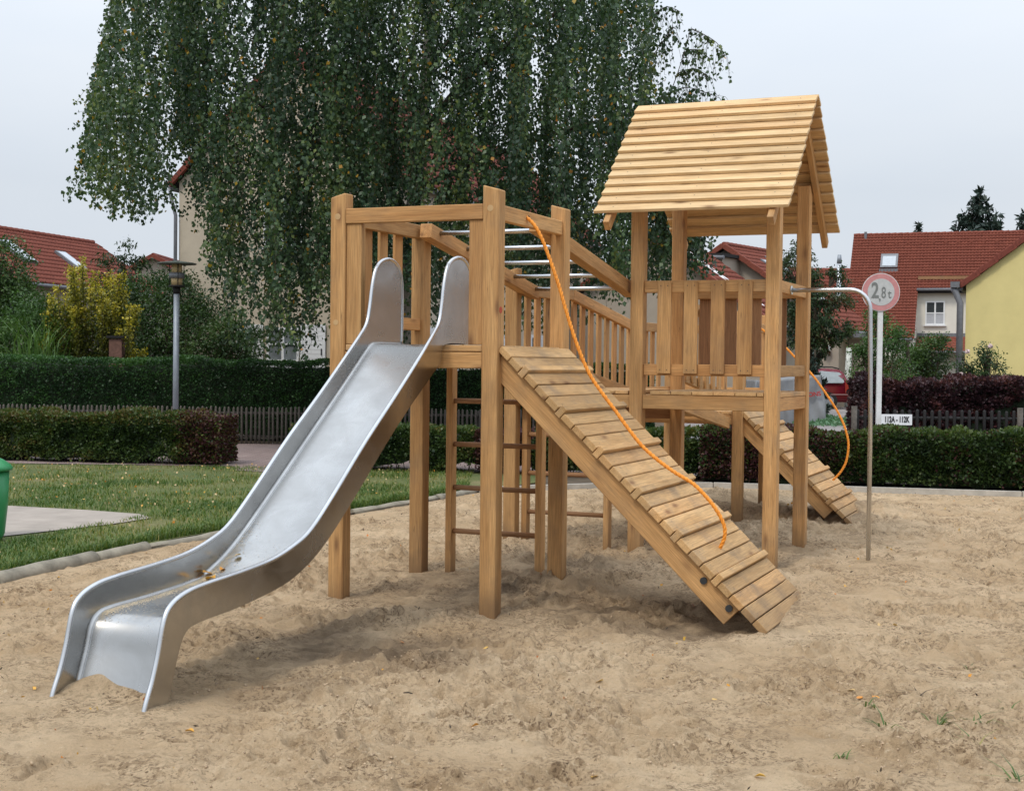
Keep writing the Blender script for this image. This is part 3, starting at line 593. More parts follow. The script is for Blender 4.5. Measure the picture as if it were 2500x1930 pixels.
# ---- landing left of the roofed tower, its deck and railing
E0, BE, BG, F0 = -.0805, 2.838, 3.984, 1.0127
lt = root('landing_platform', -.63, 3.4, 'low timber landing with slatted railing between the monkey bars and the roofed tower', 'play platform')
post(lt, A0, BE+.02, 2.315, 'l'); post(lt, A0, BG, 2.20)
def deck(e, a0, a1, b0, b1, ztop, along='b', w=.1725, t=.026, start=None, mat=WOODP):
    x = start if start is not None else a0
    while x < a1-.01:
        x1 = min(x+w, a1); lo = max(x, a0)
        board(e, 'plank', ((lo+x1)/2, b0, ztop-t/2), ((lo+x1)/2, b1, ztop-t/2), x1-lo-.005, t, mat, (0, 0, 1), .002); x += w
deck(lt, A0+s+.01, E0-.012, BE+.012, BG+s-.01, 1.326)
rail_u(lt, 'deck_beam', A0+s+.001, E0-.001, BE+.01, 1.19, 1.292); rail_u(lt, 'deck_beam', A0+s+.001, E0-.001, BG+.04, 1.19, 1.292); rail_v(lt, 'deck_beam', BE+s+.03, BG-.001, A0+.03, 1.19, 1.292)
rail_v(lt, 'top_rail', BE+s+.021, BG-.001, A0+.03, 2.112, 2.205); rail_v(lt, 'low_rail', BE+s+.021, BG-.001, A0+.03, 1.45, 1.54)
for k in range(4): vboard(lt, 'slat', A0+.006, 3.03+k*.226, 1.452, 2.125, .024, .112)
board(lt, 'cross_beam', (A0+s, BG+.06, 1.105), (E0, BG+.06, 1.105), .05, .09, WOODI)

# ---- sloping bridge
br_ = root('bridge', -.6, 5.2, 'sloping timber bridge with slatted railings leading from the landing back to the low tower', 'bridge')
sb = -(2.210-1.98)/(6.493-4.114)*1.0
for a, nm in ((-1.075, 'l'), (-.128, 'r')):
    z = lambda b, zt: zt+sb*(b-4.114)*1.38
    board(br_, 'top_rail', (a+.022, 3.95, z(4.10, 2.163)), (a+.022, 4.10, z(4.10, 2.163)), .045, .098)
    board(br_, 'top_rail', (a+.022, 4.105, z(4.114, 2.162)), (a+.022, 6.10, z(6.10, 2.162)), .045, .098)
    board(br_, 'low_rail', (a+.022, 4.095, z(4.1, 1.475)), (a+.022, 6.13, z(6.13, 1.475)), .045, .09)
    board(br_, 'stringer', (a+.022, 4.10, z(4.1, 1.215)), (a+.022, 6.13, z(6.13, 1.215)), .05, .11)
    for k in range(8 if nm == 'l' else 8):
        b = 4.19+k*.232; vboard(br_, 'slat', a+(.046 if nm == 'r' else -.024), b, z(b, 1.44), z(b, 2.16), .022, .108)
for k in range(15):
    b = 4.16+k*.132; zc_ = 1.286+sb*(b-4.114)*1.38; zc2 = 1.286+sb*(b+.124-4.114)*1.38
    board(br_, 'plank', (-1.03, b+.062, (zc_+zc2)/2), (-.13, b+.062, (zc_+zc2)/2), .124, .026, WOODP, (0, -sb*1.38, 1), .002)

# ---- roofed tower
rt = root('roofed_tower', .52, 3.46, 'timber play house tower with a steep overlapping board roof and slatted front railing', 'play tower')
for a, b in ((E0, BE), (F0, BE), (F0, BG), (E0, BG)): post(rt, a, b, 3.06)
deck(rt, E0+s+.003, F0-.003, BE+.006, BG+s-.006, 1.327, start=.0915)
board(rt, 'edge_board', (F0+s-.055, BE+s+.002, 1.309), (F0+s-.055, BG-.002, 1.309), .09, .036, WOODP)
rail_u(rt, 'deck_beam', E0+s+.001, F0-.001, BE+.01, 1.184, 1.295); rail_u(rt, 'deck_beam', E0+s+.001, F0-.001, BG+.04, 1.19, 1.295)
rail_v(rt, 'deck_beam', BE+s+.001, BG-.001, F0+s-.062, 1.184, 1.288); rail_v(rt, 'deck_beam', BE+s+.001, BG-.001, E0+.03, 1.19, 1.295)
rail_u(rt, 'top_rail', E0+s+.001, F0-.001, BE+.028, 2.112, 2.207); rail_u(rt, 'low_rail', E0+s+.001, F0-.001, BE+.028, 1.452, 1.543)
rail_u(rt, 'top_rail', E0+s+.001, F0-.001, BG+.018, 2.112, 2.207); rail_u(rt, 'low_rail', E0+s+.001, F0-.001, BG+.018, 1.452, 1.543)
rail_v(rt, 'top_rail', BE+s+.001, BG-.001, F0+s-.068, 2.112, 2.207); rail_v(rt, 'low_rail', BE+s+.001, BG-.001, F0+s-.068, 1.452, 1.543)
nm_ = MB()
for k in range(4):
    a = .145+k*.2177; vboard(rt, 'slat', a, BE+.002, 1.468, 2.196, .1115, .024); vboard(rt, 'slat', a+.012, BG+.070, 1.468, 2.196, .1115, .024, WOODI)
    for da in (.028, .084):
        for z in (1.498, 2.165): nm_.box((a+da, BE+.0016, z), (.007, .0012, .007))
link('nail', nm_.me('nail'), BOLT, rt, T(rt), 'stuff')
vboard(rt, 'slat', F0+s-.04, BE+s+.004, 1.46, 2.118, .024, .085)
RA0, RA1, RB, RZ, EB, EZ = -.238, 1.278, 3.461, 3.722, 2.405, 2.712
for sg in (-1, 1):
    dv = Vector((0, sg*(RB-EB), EZ-RZ)); L = dv.length; d = dv.normalized(); up = Vector((0, sg*(RZ-EZ), (RB-EB))).normalized(); up.y = sg*abs(up.y)
    n = 13; st = L/n
    rf = [board(rt, 'rafter', Vector((a, RB+sg*.01, RZ-.085))+d*.02, Vector((a, RB+sg*.01, RZ-.085))+d*(L+.035), .048, .085, WOOD, up) for a in (-.125, 1.150)]
    for k in range(n):
        # each board laps over the one below it: the lower edge stands proud
        c0 = Vector((0, RB, RZ))+d*(k*st)-up*.016; c1 = c0+d*(st+.014)+up*.032; tilt = (c1-c0).normalized()
        m = (c0+c1)/2; j0, j1 = random.uniform(-.004, .004), random.uniform(-.004, .004)
        u2 = (up-tilt*up.dot(tilt)).normalized()
        board(rt, 'roof_board', (RA0+j0, m.y, m.z), (RA1+j1, m.y, m.z), st+.014, .024, WOODR, u2, .0025)
    nr = MB()
    for k in range(n):
        for a in (-.10, .52, 1.15):
            c = Vector((a+random.uniform(-.01, .01), RB, RZ))+d*(k*st+st*.55)+up*.0135; nr.add([c+Vector((-.004, 0, 0))-d*.003, c+Vector((.004, 0, 0))-d*.003, c+Vector((.004, 0, 0))+d*.003, c+Vector((-.004, 0, 0))+d*.003], [(0, 1, 2, 3)])
    link('nail', nr.me('nail'), BOLT, rt, T(rt), 'stuff')

# ---- low rear tower
P0, BP, BQ = -.0655, 6.163, 7.377
r3 = root('low_tower', -.6, 6.8, 'low rear timber tower behind the roofed tower where the far ramp starts', 'play tower')
for a in (P0, P0-1.09):
    for b in (BP, BQ): post(r3, a, b, 2.09)
PL = P0-1.09
deck(r3, PL+s, P0-.003, BP+.01, BQ+s-.01, 1.062)
for b in (BP+.01, BQ+.04): rail_u(r3, 'deck_beam', PL+s+.001, P0-.001, b, .93, 1.03)
for a in (P0+.04, PL+.02): rail_v(r3, 'deck_beam', BP+s+.001, BQ-.001, a, .93, 1.03)
for a in (P0+.03, PL+.02): rail_v(r3, 'top_rail', BP+s+.001, BQ-.001, a, 1.892, 1.985)
rail_v(r3, 'low_rail', BP+s+.001, BQ-.001, PL+.02, 1.20, 1.29)
rail_u(r3, 'top_rail', PL+s+.001, P0-.001, BQ+.02, 1.892, 1.985); rail_u(r3, 'low_rail', PL+s+.001, P0-.001, BQ+.02, 1.20, 1.29)
for k in range(4): vboard(r3, 'slat', PL+.16+k*.215, BQ+.072, 1.21, 1.97, .1115, .022); vboard(r3, 'slat', PL-.004, BP+.18+k*.24, 1.21, 1.97, .022, .1115)

# ---- bent steel sliding pole
po = root('sliding_pole', 1.74, 3.4, 'bent stainless steel pole right of the roofed tower, standing in the sand', 'pole')
pl = [(1.115, 3.35, 2.147), (1.35, 3.36, 2.147)]+[(1.565+.16*math.sin(t), 3.38, 1.987+.16*math.cos(t)) for t in np.linspace(0, math.pi/2, 9)]+[(1.738, 3.4, 1.2), (1.74, 3.4, -.25)]
bar(po, 'tube', pl, .0178, STEELR, 16); disc(po, 'wall_flange', (1.104, 3.35, 2.147), (1, 0, 0), .036, STEELR, .010)
# ------------------------------------------------------------------ leaves
def leafmesh(name, Pn, size, aspect=.75, down=.0, rnd=None, jitter=.4, out=None, seed=1):
    g = np.random.default_rng(seed); N = len(Pn)
    d = g.normal(size=(N, 3)); d[:, 2] -= down*2.2
    if out is not None: d += out*1.0
    d /= np.linalg.norm(d, axis=1)[:, None]
    w = np.cross(d, g.normal(size=(N, 3))); w /= np.linalg.norm(w, axis=1)[:, None]
    sz = size*(1+jitter*(g.random(N)*2-1)); sz = sz[:, None]
    V = np.stack([Pn, Pn+d*sz*.42+w*sz*aspect*.5, Pn+d*sz, Pn+d*sz*.42-w*sz*aspect*.5], 1).reshape(-1, 3)
    q = np.arange(4*N).reshape(N, 4); me = np_mesh(name, V, q)
    if rnd is None: rnd = g.random(N)
    at = me.attributes.new('rnd', 'FLOAT', 'POINT'); at.data.foreach_set('value', np.repeat(rnd.astype(np.float32), 4)); return me
def world_root(name, x, y, label, cat, group=None, z=0.0):
    e = empty(name, Matrix.Translation((x, y, z)), label, cat, group); e['_w'] = (x, y, z); return e
def WL(name, me, mat, e, kind=None):
    o = link(name, me, mat, e, Matrix.Translation([-c for c in e['_w']])); 
    if kind: o['kind'] = kind
    return o

# ------------------------------------------------------------------ houses
def tiles(nu, nv, U, Vd, O, tw, th_, lift=.028, clip=None):
    """clay pantiles: nu x nv tiles over the rectangle O + U*[0,1] + Vd*[0,1]; S profile across, each row lapping the next"""
    O, U, Vd = Vector(O), Vector(U), Vector(Vd); n = U.cross(Vd).normalized(); n = n if n.z > 0 else -n
    prof = [(0, .0), (.2, .6), (.42, 1.0), (.62, .55), (.8, .05), (1.0, .0)]
    V = []; Fc = []
    O = np.array(O); U = np.array(U); Vd = np.array(Vd); n = np.array(n)
    for r in range(nv):
        cols = [c for c in range(nu) if clip is None or clip((c+.5)/nu, (r+.5)/nv)]
        for c in cols:
            k = len(V)
            for (pu, ph) in prof:
                uu = (c+pu)/nu; jit = .0
                V.append(O+U*uu+Vd*(r/nv)+n*(ph*lift*.9)); V.append(O+U*uu+Vd*((r+1.06)/nv)+n*(ph*lift+lift*1.1)); V.append(O+U*uu+Vd*((r+1.06)/nv)+n*(ph*lift-lift*.1))
            for i in range(len(prof)-1):
                a = k+i*3; b_ = a+3; Fc.append((a, a+1, b_+1, b_)); Fc.append((a+1, a+2, b_+2, b_+1))
    return np_mesh('roof_tiles', np.array(V), np.array(Fc))
def loc_root(name, origin, ux, label, cat, group=None):
    """house frame: x along ux (unit 2D), y = away from the viewer, z up"""
    u = Vector((ux[0], ux[1], 0)).normalized(); v = Vector((-u.y, u.x, 0))
    M = Matrix(((u.x, v.x, 0, origin[0]), (u.y, v.y, 0, origin[1]), (0, 0, 1, 0), (0, 0, 0, 1))); return empty(name, M, label, cat, group)
def LB(e, name, c, d, mat, M=None, kind=None):
    mb = MB(); mb.box((0, 0, 0), d); return link(name, mb.me(name), mat, e, Matrix.Translation(c) @ (M or Matrix()), kind)
def LP(e, name, pts, d, mat, kind=None):
    mb = MB(); mb.prism(pts, d); return link(name, mb.me(name), mat, e, None, kind)
def LT(e, name, pts, r, mat, n=10): return link(name, tube_me(name, [Vector(p) for p in pts], r, n), mat, e)
def window(e, x0, x1, z0, z1, y, cols=2, rows=2, curtain=False, sill=True, fw=.055, dark=False):
    """outer frame with glazing bars, panes and sill, set in the wall face y (towards the viewer = -y)"""
    mb = MB(); W, Hh_ = x1-x0, z1-z0; cx, cz = (x0+x1)/2, (z0+z1)/2
    for xx_ in (x0+fw/2, x1-fw/2): mb.box((xx_, 0, cz), (fw, .07, Hh_))
    for zz_ in (z0+fw/2, z1-fw/2): mb.box((cx, 0, zz_), (W-2*fw, .07, fw))
    for c in range(1, cols): mb.box((x0+W*c/cols, 0, cz), (fw*1.1, .06, Hh_-2*fw))
    for r in range(1, rows): mb.box((cx, -.002, z0+Hh_*r/rows), (W-2*fw, .05, fw*.8))
    f = link('window', mb.me('window'), WHITE, e, Matrix.Translation((0, y-.02, 0)))
    for c in range(cols):
        for r in range(rows):
            p = MB(); p.box((x0+W*(c+.5)/cols, 0, z0+Hh_*(r+.5)/rows), (W/cols-.03, .01, Hh_/rows-.03)); link('pane', p.me('pane'), CURT if (curtain and r == 0) else (PALEGL if curtain and not dark else GLASS), f, Matrix.Translation((0, .012, 0)))
    if sill: s_ = MB(); s_.box((cx, 0, z0-.03), (W+.16, .16, .05)); link('sill', s_.me('sill'), WHITE, f, Matrix.Translation((0, -.05, 0)))
    return f
def gable(name, origin, ux, w, L, ze, zr, wallm, tilem, label, tw=.2, group=None, over=.25, verge_t=.2):
    """ridge runs away from the viewer along local y; gable wall at y = 0, x in [0, w]"""
    e = loc_root(name, origin, ux, label, 'house', group); xm = w/2
    LP(e, 'wall', [(0, 0, -.1), (w, 0, -.1), (w, 0, ze-.04), (xm, 0, zr-.04), (0, 0, ze-.04)], (0, L, 0), wallm)
    sl = (zr-ze)/xm; ov = min(.3, over+.08)
    for sx in (-1, 1):
        xe = xm+sx*(xm+ov); zee = ze-sl*ov; run = Vector((xe-xm, 0, zee-zr)); nv = max(6, int(run.length/.30)); nu = max(6, int((L+2*over)/tw))
        rf = link('roof_tiles', tiles(nu, nv, (0, L+2*over, 0), run, (xm, -over, zr+.06), tw, .3), tilem, e); rf['kind'] = 'stuff'
        LP(e, 'roof_slab', [(xm, -over+.02, zr+.03), (xe, -over+.02, zee+.03), (xe, -over+.02, zee-.05), (xm, -over+.02, zr-.05)], (0, L+2*over-.04, 0), DARKW)
        # verge tiles along the gable edge, each one lapping the next
        k = max(5, int(run.length/.62)); d = run.normalized(); up = Vector((-d.z*sx, 0, d.x*sx)); up = up if up.z > 0 else -up
        for i in range(k):
            a = Vector((xm, -over-.06, zr))+run*(i/k); b_ = Vector((xm, -over-.06, zr))+run*((i+1)/k)
            m = axes(a+up*(.03), b_+up*(.055), Vector((0, -1, 0))); link('verge_tile', boxmesh((b_-a).length*1.03, verge_t, .10, .01, None, tilem), tilem, e, m)
        gx = xe+sx*.03; LT(e, 'gutter', [(gx, -over, zee-.03), (gx, L+over, zee-.03)], .07, ZINC)
    k = int((L+2*over)/.36)
    rd = MB()
    for i in range(k): V_, F__ = tube([Vector((xm, -over+i*.36, zr+.075)), Vector((xm, -over+i*.36+.37, zr+.095))], .10, 8); rd.add(V_, F__)
    link('ridge_tiles', rd.me('ridge_tiles'), tilem, e, None, 'stuff')
    return e

def uv(deg): return (math.cos(math.radians(deg)), -math.sin(math.radians(deg)))
# big beige house behind the birch
hA = gable('beige_house', (-8.14, 34.0), uv(17), 5.75, 20, 5.86, 8.84, RENDER_B, TILE2, 'large beige house with red tiled gable roof and white shuttered windows behind the birch', .22, None, .08, .13)
def shutter(e, x0, x1, z0, z1, y):
    mb = MB(); W = x1-x0
    for xx_ in (x0+.03, x1-.03): mb.box((xx_, 0, (z0+z1)/2), (.06, .045, z1-z0))
    for zz_ in (z0+.03, z1-.03): mb.box(((x0+x1)/2, 0, zz_), (W-.12, .045, .06))
    f = link('shutter', mb.me('shutter'), WHITE, e, Matrix.Translation((0, y, 0))); n = int((z1-z0-.12)/.1); h = (z1-z0-.12)/n
    me_ = boxmesh(W-.13, h-.006, .022, .002, None, WHITE)
    for i in range(n): link('louvre', me_, WHITE, f, axes(Vector((x0+.065, 0, z0+.06+h*(i+.5))), Vector((x1-.065, 0, z0+.06+h*(i+.5))), Vector((0, -1, 0))))
    hd = MB(); hd.box((x1-.09, -.03, (z0+z1)/2), (.02, .02, .16)); link('handle', hd.me('handle'), BLACK, f)
window(hA, 2.40, 3.24, 1.12, 2.30, -.002, 2, 3, True)
shutter(hA, 1.60, 2.30, 1.08, 2.37, -.04); shutter(hA, 3.28, 3.92, 1.08, 2.37, -.04); shutter(hA, 4.06, 4.62, 1.08, 2.37, -.04)
window(hA, 4.68, 5.4, 1.12, 2.30, -.002, 2, 3, True); window(hA, 2.3, 3.3, 4.2, 5.5, -.002, 2, 2)
LT(hA, 'downpipe', [(-.20, -.1, 5.66), (-.17, -.1, 5.45), (-.05, -.08, 5.0), (-.06, -.08, 0)], .045, ZINC)
for k in range(4):      # windows of the long side wall
    mb = MB(); y = 3+k*4.2; mb.box((5.76, y, 1.75), (.05, 1.0, 1.25)); f = link('window', mb.me('window'), WHITE, hA); p = MB(); p.box((5.79, y, 1.75), (.012, .82, 1.07)); link('pane', p.me('pane'), GLASS, f)
    for q_ in (-.8, .8): mb = MB(); mb.box((5.79, y+q_, 1.75), (.04, .55, 1.25)); link('shutter', mb.me('shutter'), WHITE, hA)
# left house with skylight
hL = gable('red_roof_house', (-26.0, 41.3), (math.cos(-.28+.02), math.sin(-.28+.02)), 6.0, 20.0, 4.35, 6.35, RENDER_B2, TILE, 'house with long red tiled roof and slanting skylight beyond the garden shrubs at the left', .21)
def skylight(e, x, y, z, wd, ln, nrm_deg, axis):
    M = Matrix.Translation((x, y, z)) @ (Matrix.Rotation(math.radians(nrm_deg), 4, axis)); mb = MB(); mb.box((0, 0, .05), (wd, ln, .10)); f = link('skylight', mb.me('skylight'), ZINC, e, M)
    p = MB(); p.box((0, 0, .108), (wd-.16, ln-.16, .012)); link('pane', p.me('pane'), SKYGL, f)
pit = math.degrees(math.atan2(2.0, 3.0)); skylight(hL, 4.55, 12.2, 5.40, 1.5, .8, pit, 'Y'); skylight(hL, 4.7, 15.5, 5.3, 1.2, .7, pit, 'Y')
hF = gable('far_house', (-21.5, 70), uv(0), 7, 8, 4.6, 6.6, RENDER_B2, TILE2, 'far red roof just showing left of the street lamp above the shrubs', .25)

# two beige gable houses seen between the posts of the roofed tower
hC = gable('small_beige_house', (1.12, 46.6), uv(35), 8.0, 2.2, 2.9, 5.6, RENDER_B2, TILE, 'beige gable house with a white roof strip seen between the roofed tower posts', .21)
mb = MB(); mb.box((0, 0, .06), (3.2, .34, .05)); link('roof_strip', mb.me('roof_strip'), WHITE, hC, Matrix.Translation((6.1, .75, 4.18)) @ Matrix.Rotation(math.radians(34), 4, 'Y'))
hB = gable('corner_house', (4.33, 55.2), uv(35), 9.0, 3.2, 2.95, 5.95, RENDER_B2, TILE, 'beige house with red roof, round porch lamp and skylights behind the red car', .21)
pb = math.degrees(math.atan2(3.0, 4.5))
for yy_, xx_ in ((1.6, 5.7), (2.6, 5.4), (1.8, 7.6)): skylight(hB, xx_, yy_, 5.95-(xx_-4.5)*.667+.02, 1.1, .62, pb, 'Y')
LB(hB, 'dormer', (4.4, -.4, 4.9), (1.35, 2.2, 1.1), RENDER_B2); LB(hB, 'dormer_roof', (4.4, -.5, 5.52), (1.6, 2.5, .12), DARKW); LT(hB, 'gutter', [(3.55, -1.72, 5.50), (5.25, -1.72, 5.42)], .075, ZINC)
LT(hB, 'downpipe', [(3.7, -1.72, 5.45), (3.62, -1.6, 5.2), (3.4, -.3, 4.7)], .045, ZINC)
sp = bpy.data.meshes.new('porch_lamp'); bm = bmesh.new(); bmesh.ops.create_uvsphere(bm, u_segments=16, v_segments=10, radius=.15); bm.to_mesh(sp); bm.free(); link('porch_lamp', sp, WHITE, hB, Matrix.Translation((8.62, -.2, 2.13)))
LB(hB, 'side_wall', (9.3, 1.0, 1.2), (.55, .3, 2.6), RENDER_B2); LB(hB, 'eaves_box', (9.35, .6, 2.62), (.7, .6, .14), ZINC)
fl = world_root('flue_pipe', 15.4, 66, 'thin stainless flue pipe standing against the sky left of the big red roof', 'flue'); WL('pipe', tube_me('pipe', [Vector((15.39, 66, 3.0)), Vector((15.39, 66, 6.35))], .115, 12), STEELR, fl); WL('cap', tube_me('cap', [Vector((15.39, 66, 6.353)), Vector((15.39, 66, 6.75))], [.12, .085], 12), GALV, fl)
hR = gable('rear_house', (14.0, 80), uv(0), 9.0, 6, 4.6, 5.0, RENDER_B2, TILE2, 'low brown-red roof behind the flue pipe left of the big red roof', .25)
lowr = link('front_roof_tiles', tiles(26, 12, (8.6, 0, 0), (0, -2.6, -2.6), (.2, -.6, 7.05), .25, .3), TILE2, hR); lowr['kind'] = 'stuff'; LB(hR, 'upper_wall', (4.5, -.2, 4.2), (8.5, 1.0, 5.5), RENDER_B2)

# main row house: big catslide roof, recessed white wall
U20 = (math.cos(math.radians(20)), -math.sin(math.radians(20)))
mh = loc_root('catslide_house', (18.0, 74.0), U20, 'white house with steep red tiled roof, skylight and four-pane window behind the round sign', 'house')
kr = 5.5/4.3
def rp(u, n, dz=0): return Vector((u, -n, 8.4-kr*n+dz))
nu, nv = 58, 36
def clip(fu, fv): return not (fu*9.6 > 3.42 and fv*4.3 > 2.42)
tl = link('roof_tiles', tiles(nu, nv, (9.6, 0, 0), tuple(rp(0, 4.3)-rp(0, 0)), rp(0, 0), .16, .17, .042, clip), TILE, mh); tl['kind'] = 'stuff'
LP(mh, 'roof_slab', [rp(.03, 0, -.06), rp(.03, 2.36, -.06), rp(.03, 2.36, -.16), rp(.03, 0, -.16)], (9.5, 0, 0), DARKW); LP(mh, 'roof_slab', [rp(.03, 2.36, -.06), rp(.03, 4.26, -.06), rp(.03, 4.26, -.16), rp(.03, 2.36, -.16)], (3.36, 0, 0), DARKW)
LP(mh, 'wall', [(0.1, 0.1, 0), (9.5, .1, 0), (9.5, .1, 5.4), (.1, .1, 5.4)], (0, 8, 0), RENDER_W)
LP(mh, 'recessed_wall', [(3.40, -2.0, -.1), (9.4, -2.0, -.1), (9.4, -2.0, 5.62), (3.40, -2.0, 5.62)], (0, 2.0, 0), RENDER_W)
LP(mh, 'fin_wall', [(3.24, -2.01, -.1), (3.24, -4.1, -.1), (3.24, -4.1, 3.02), (3.24, -2.01, 5.70)], (.17, 0, 0), RENDER_W)
LP(mh, 'lower_wall', [(.15, -4.0, -.1), (3.23, -4.0, -.1), (3.23, -4.0, 2.9), (.15, -4.0, 2.9)], (0, 1.9, 0), RENDER_W)
LT(mh, 'gutter', [(3.42, -2.46, 5.40), (9.3, -2.46, 5.40)], .075, ZINC); LT(mh, 'gutter', [(0.1, -4.36, 2.86), (3.36, -4.36, 2.86)], .07, ZINC); LB(mh, 'snow_guard', (6.4, -2.0, 6.02), (5.9, .05, .16), WOODI)
window(mh, 3.83, 4.78, 3.63, 4.84, -2.005, 2, 2, True, fw=.07, dark=True)
LP(mh, 'porch_roof', [(3.45, -2.01, 3.02), (3.45, -3.3, 2.30), (3.45, -3.3, 2.22), (3.45, -2.01, 2.9)], (4.2, 0, 0), DARKW)
pr = link('porch_tiles', tiles(20, 6, (4.2, 0, 0), (0, -1.32, -.74), (3.45, -2.0, 3.06), .2, .2, .02), TILE, mh); pr['kind'] = 'stuff'; LB(mh, 'fascia', (5.55, -2.03, 3.12), (4.2, .05, .2), ZINC); LT(mh, 'gutter', [(3.45, -3.38, 2.26), (7.6, -3.38, 2.26)], .05, ZINC)
LB(mh, 'door', (4.1, -2.04, 1.0), (.95, .06, 2.05), simple('grey_green_door', (.11, .13, .125), .5)); LB(mh, 'blue_panel', (3.50, -2.2, 1.2), (.14, .3, 2.3), simple('slate_blue_paint', (.13, .145, .20), .6))
M_ = Matrix.Translation(rp(1.95, 1.19, .03)) @ Matrix.Rotation(math.atan(kr), 4, 'X'); mb = MB(); mb.box((0, 0, .06), (.86, .92, .12)); f = link('skylight', mb.me('skylight'), ZINC, mh, M_); p = MB(); p.box((0, -.04, .125), (.66, .66, .012)); link('pane', p.me('pane'), SKYGL, f); LB(mh, 'lead_flashing', rp(1.95, 1.60, .05), (.95, .02, .25), ZINC)
LB(mh, 'vent_pipe', rp(.62, .12, .12), (.13, .13, .42), ZINC)
for k in range(12): LB(mh, 'vent_tile', rp(.35+k*.62, .42, .07), (.16, .10, .09), TILE)
rd = MB()
for i in range(31): V_, F__ = tube([Vector((i*.31, .02, 8.42)), Vector((i*.31+.32, .02, 8.445))], .085, 8); rd.add(V_, F__)
link('ridge_tiles', rd.me('ridge_tiles'), TILE, mh, None, 'stuff')
def text(e, name, body, size, M, mat, sx=1.0, ext=.002, bold=.0):
    cu = bpy.data.curves.new(name, 'FONT'); cu.body = body; cu.size = size; cu.extrude = ext; cu.offset = bold; cu.align_x = 'CENTER'; cu.align_y = 'CENTER'
    tmp = bpy.data.objects.new(name, cu); SC.collection.objects.link(tmp); dg = bpy.context.evaluated_depsgraph_get(); me_ = bpy.data.meshes.new_from_object(tmp.evaluated_get(dg)); bpy.data.objects.remove(tmp); me_.materials.clear(); me_.materials.append(mat)
    o = bpy.data.objects.new(name, me_); SC.collection.objects.link(o); o.parent = e; o.matrix_basis = M @ Matrix.Diagonal((sx, 1, 1, 1)); return o
UPR = Matrix.Rotation(math.pi/2, 4, 'X')
LB(mh, 'number_plate', (2.84, -4.02, 1.99), (.42, .02, .19), WHITE); text(mh, 'lettering', '112F', .17, Matrix.Translation((2.84, -4.035, 1.99)) @ UPR, BLACK, .9)

# yellow house at the right edge
yh = gable('yellow_house', (13.62, 42.0), uv(23), 9.0, 9, 4.04, 7.50, RENDER_Y, TILE2, 'yellow rendered gable house with dark downpipe at the right picture edge', .2, None, .06, .17)
LT(yh, 'downpipe', [(-.36, -.1, 3.92), (-.30, -.12, 3.80), (-.15, -.14, 3.45), (-.15, -.14, 0)], .10, ZINC, 14)
LB(yh, 'gutter_end', (-.30, -.15, 4.0), (.26, .24, .17), ZINC)

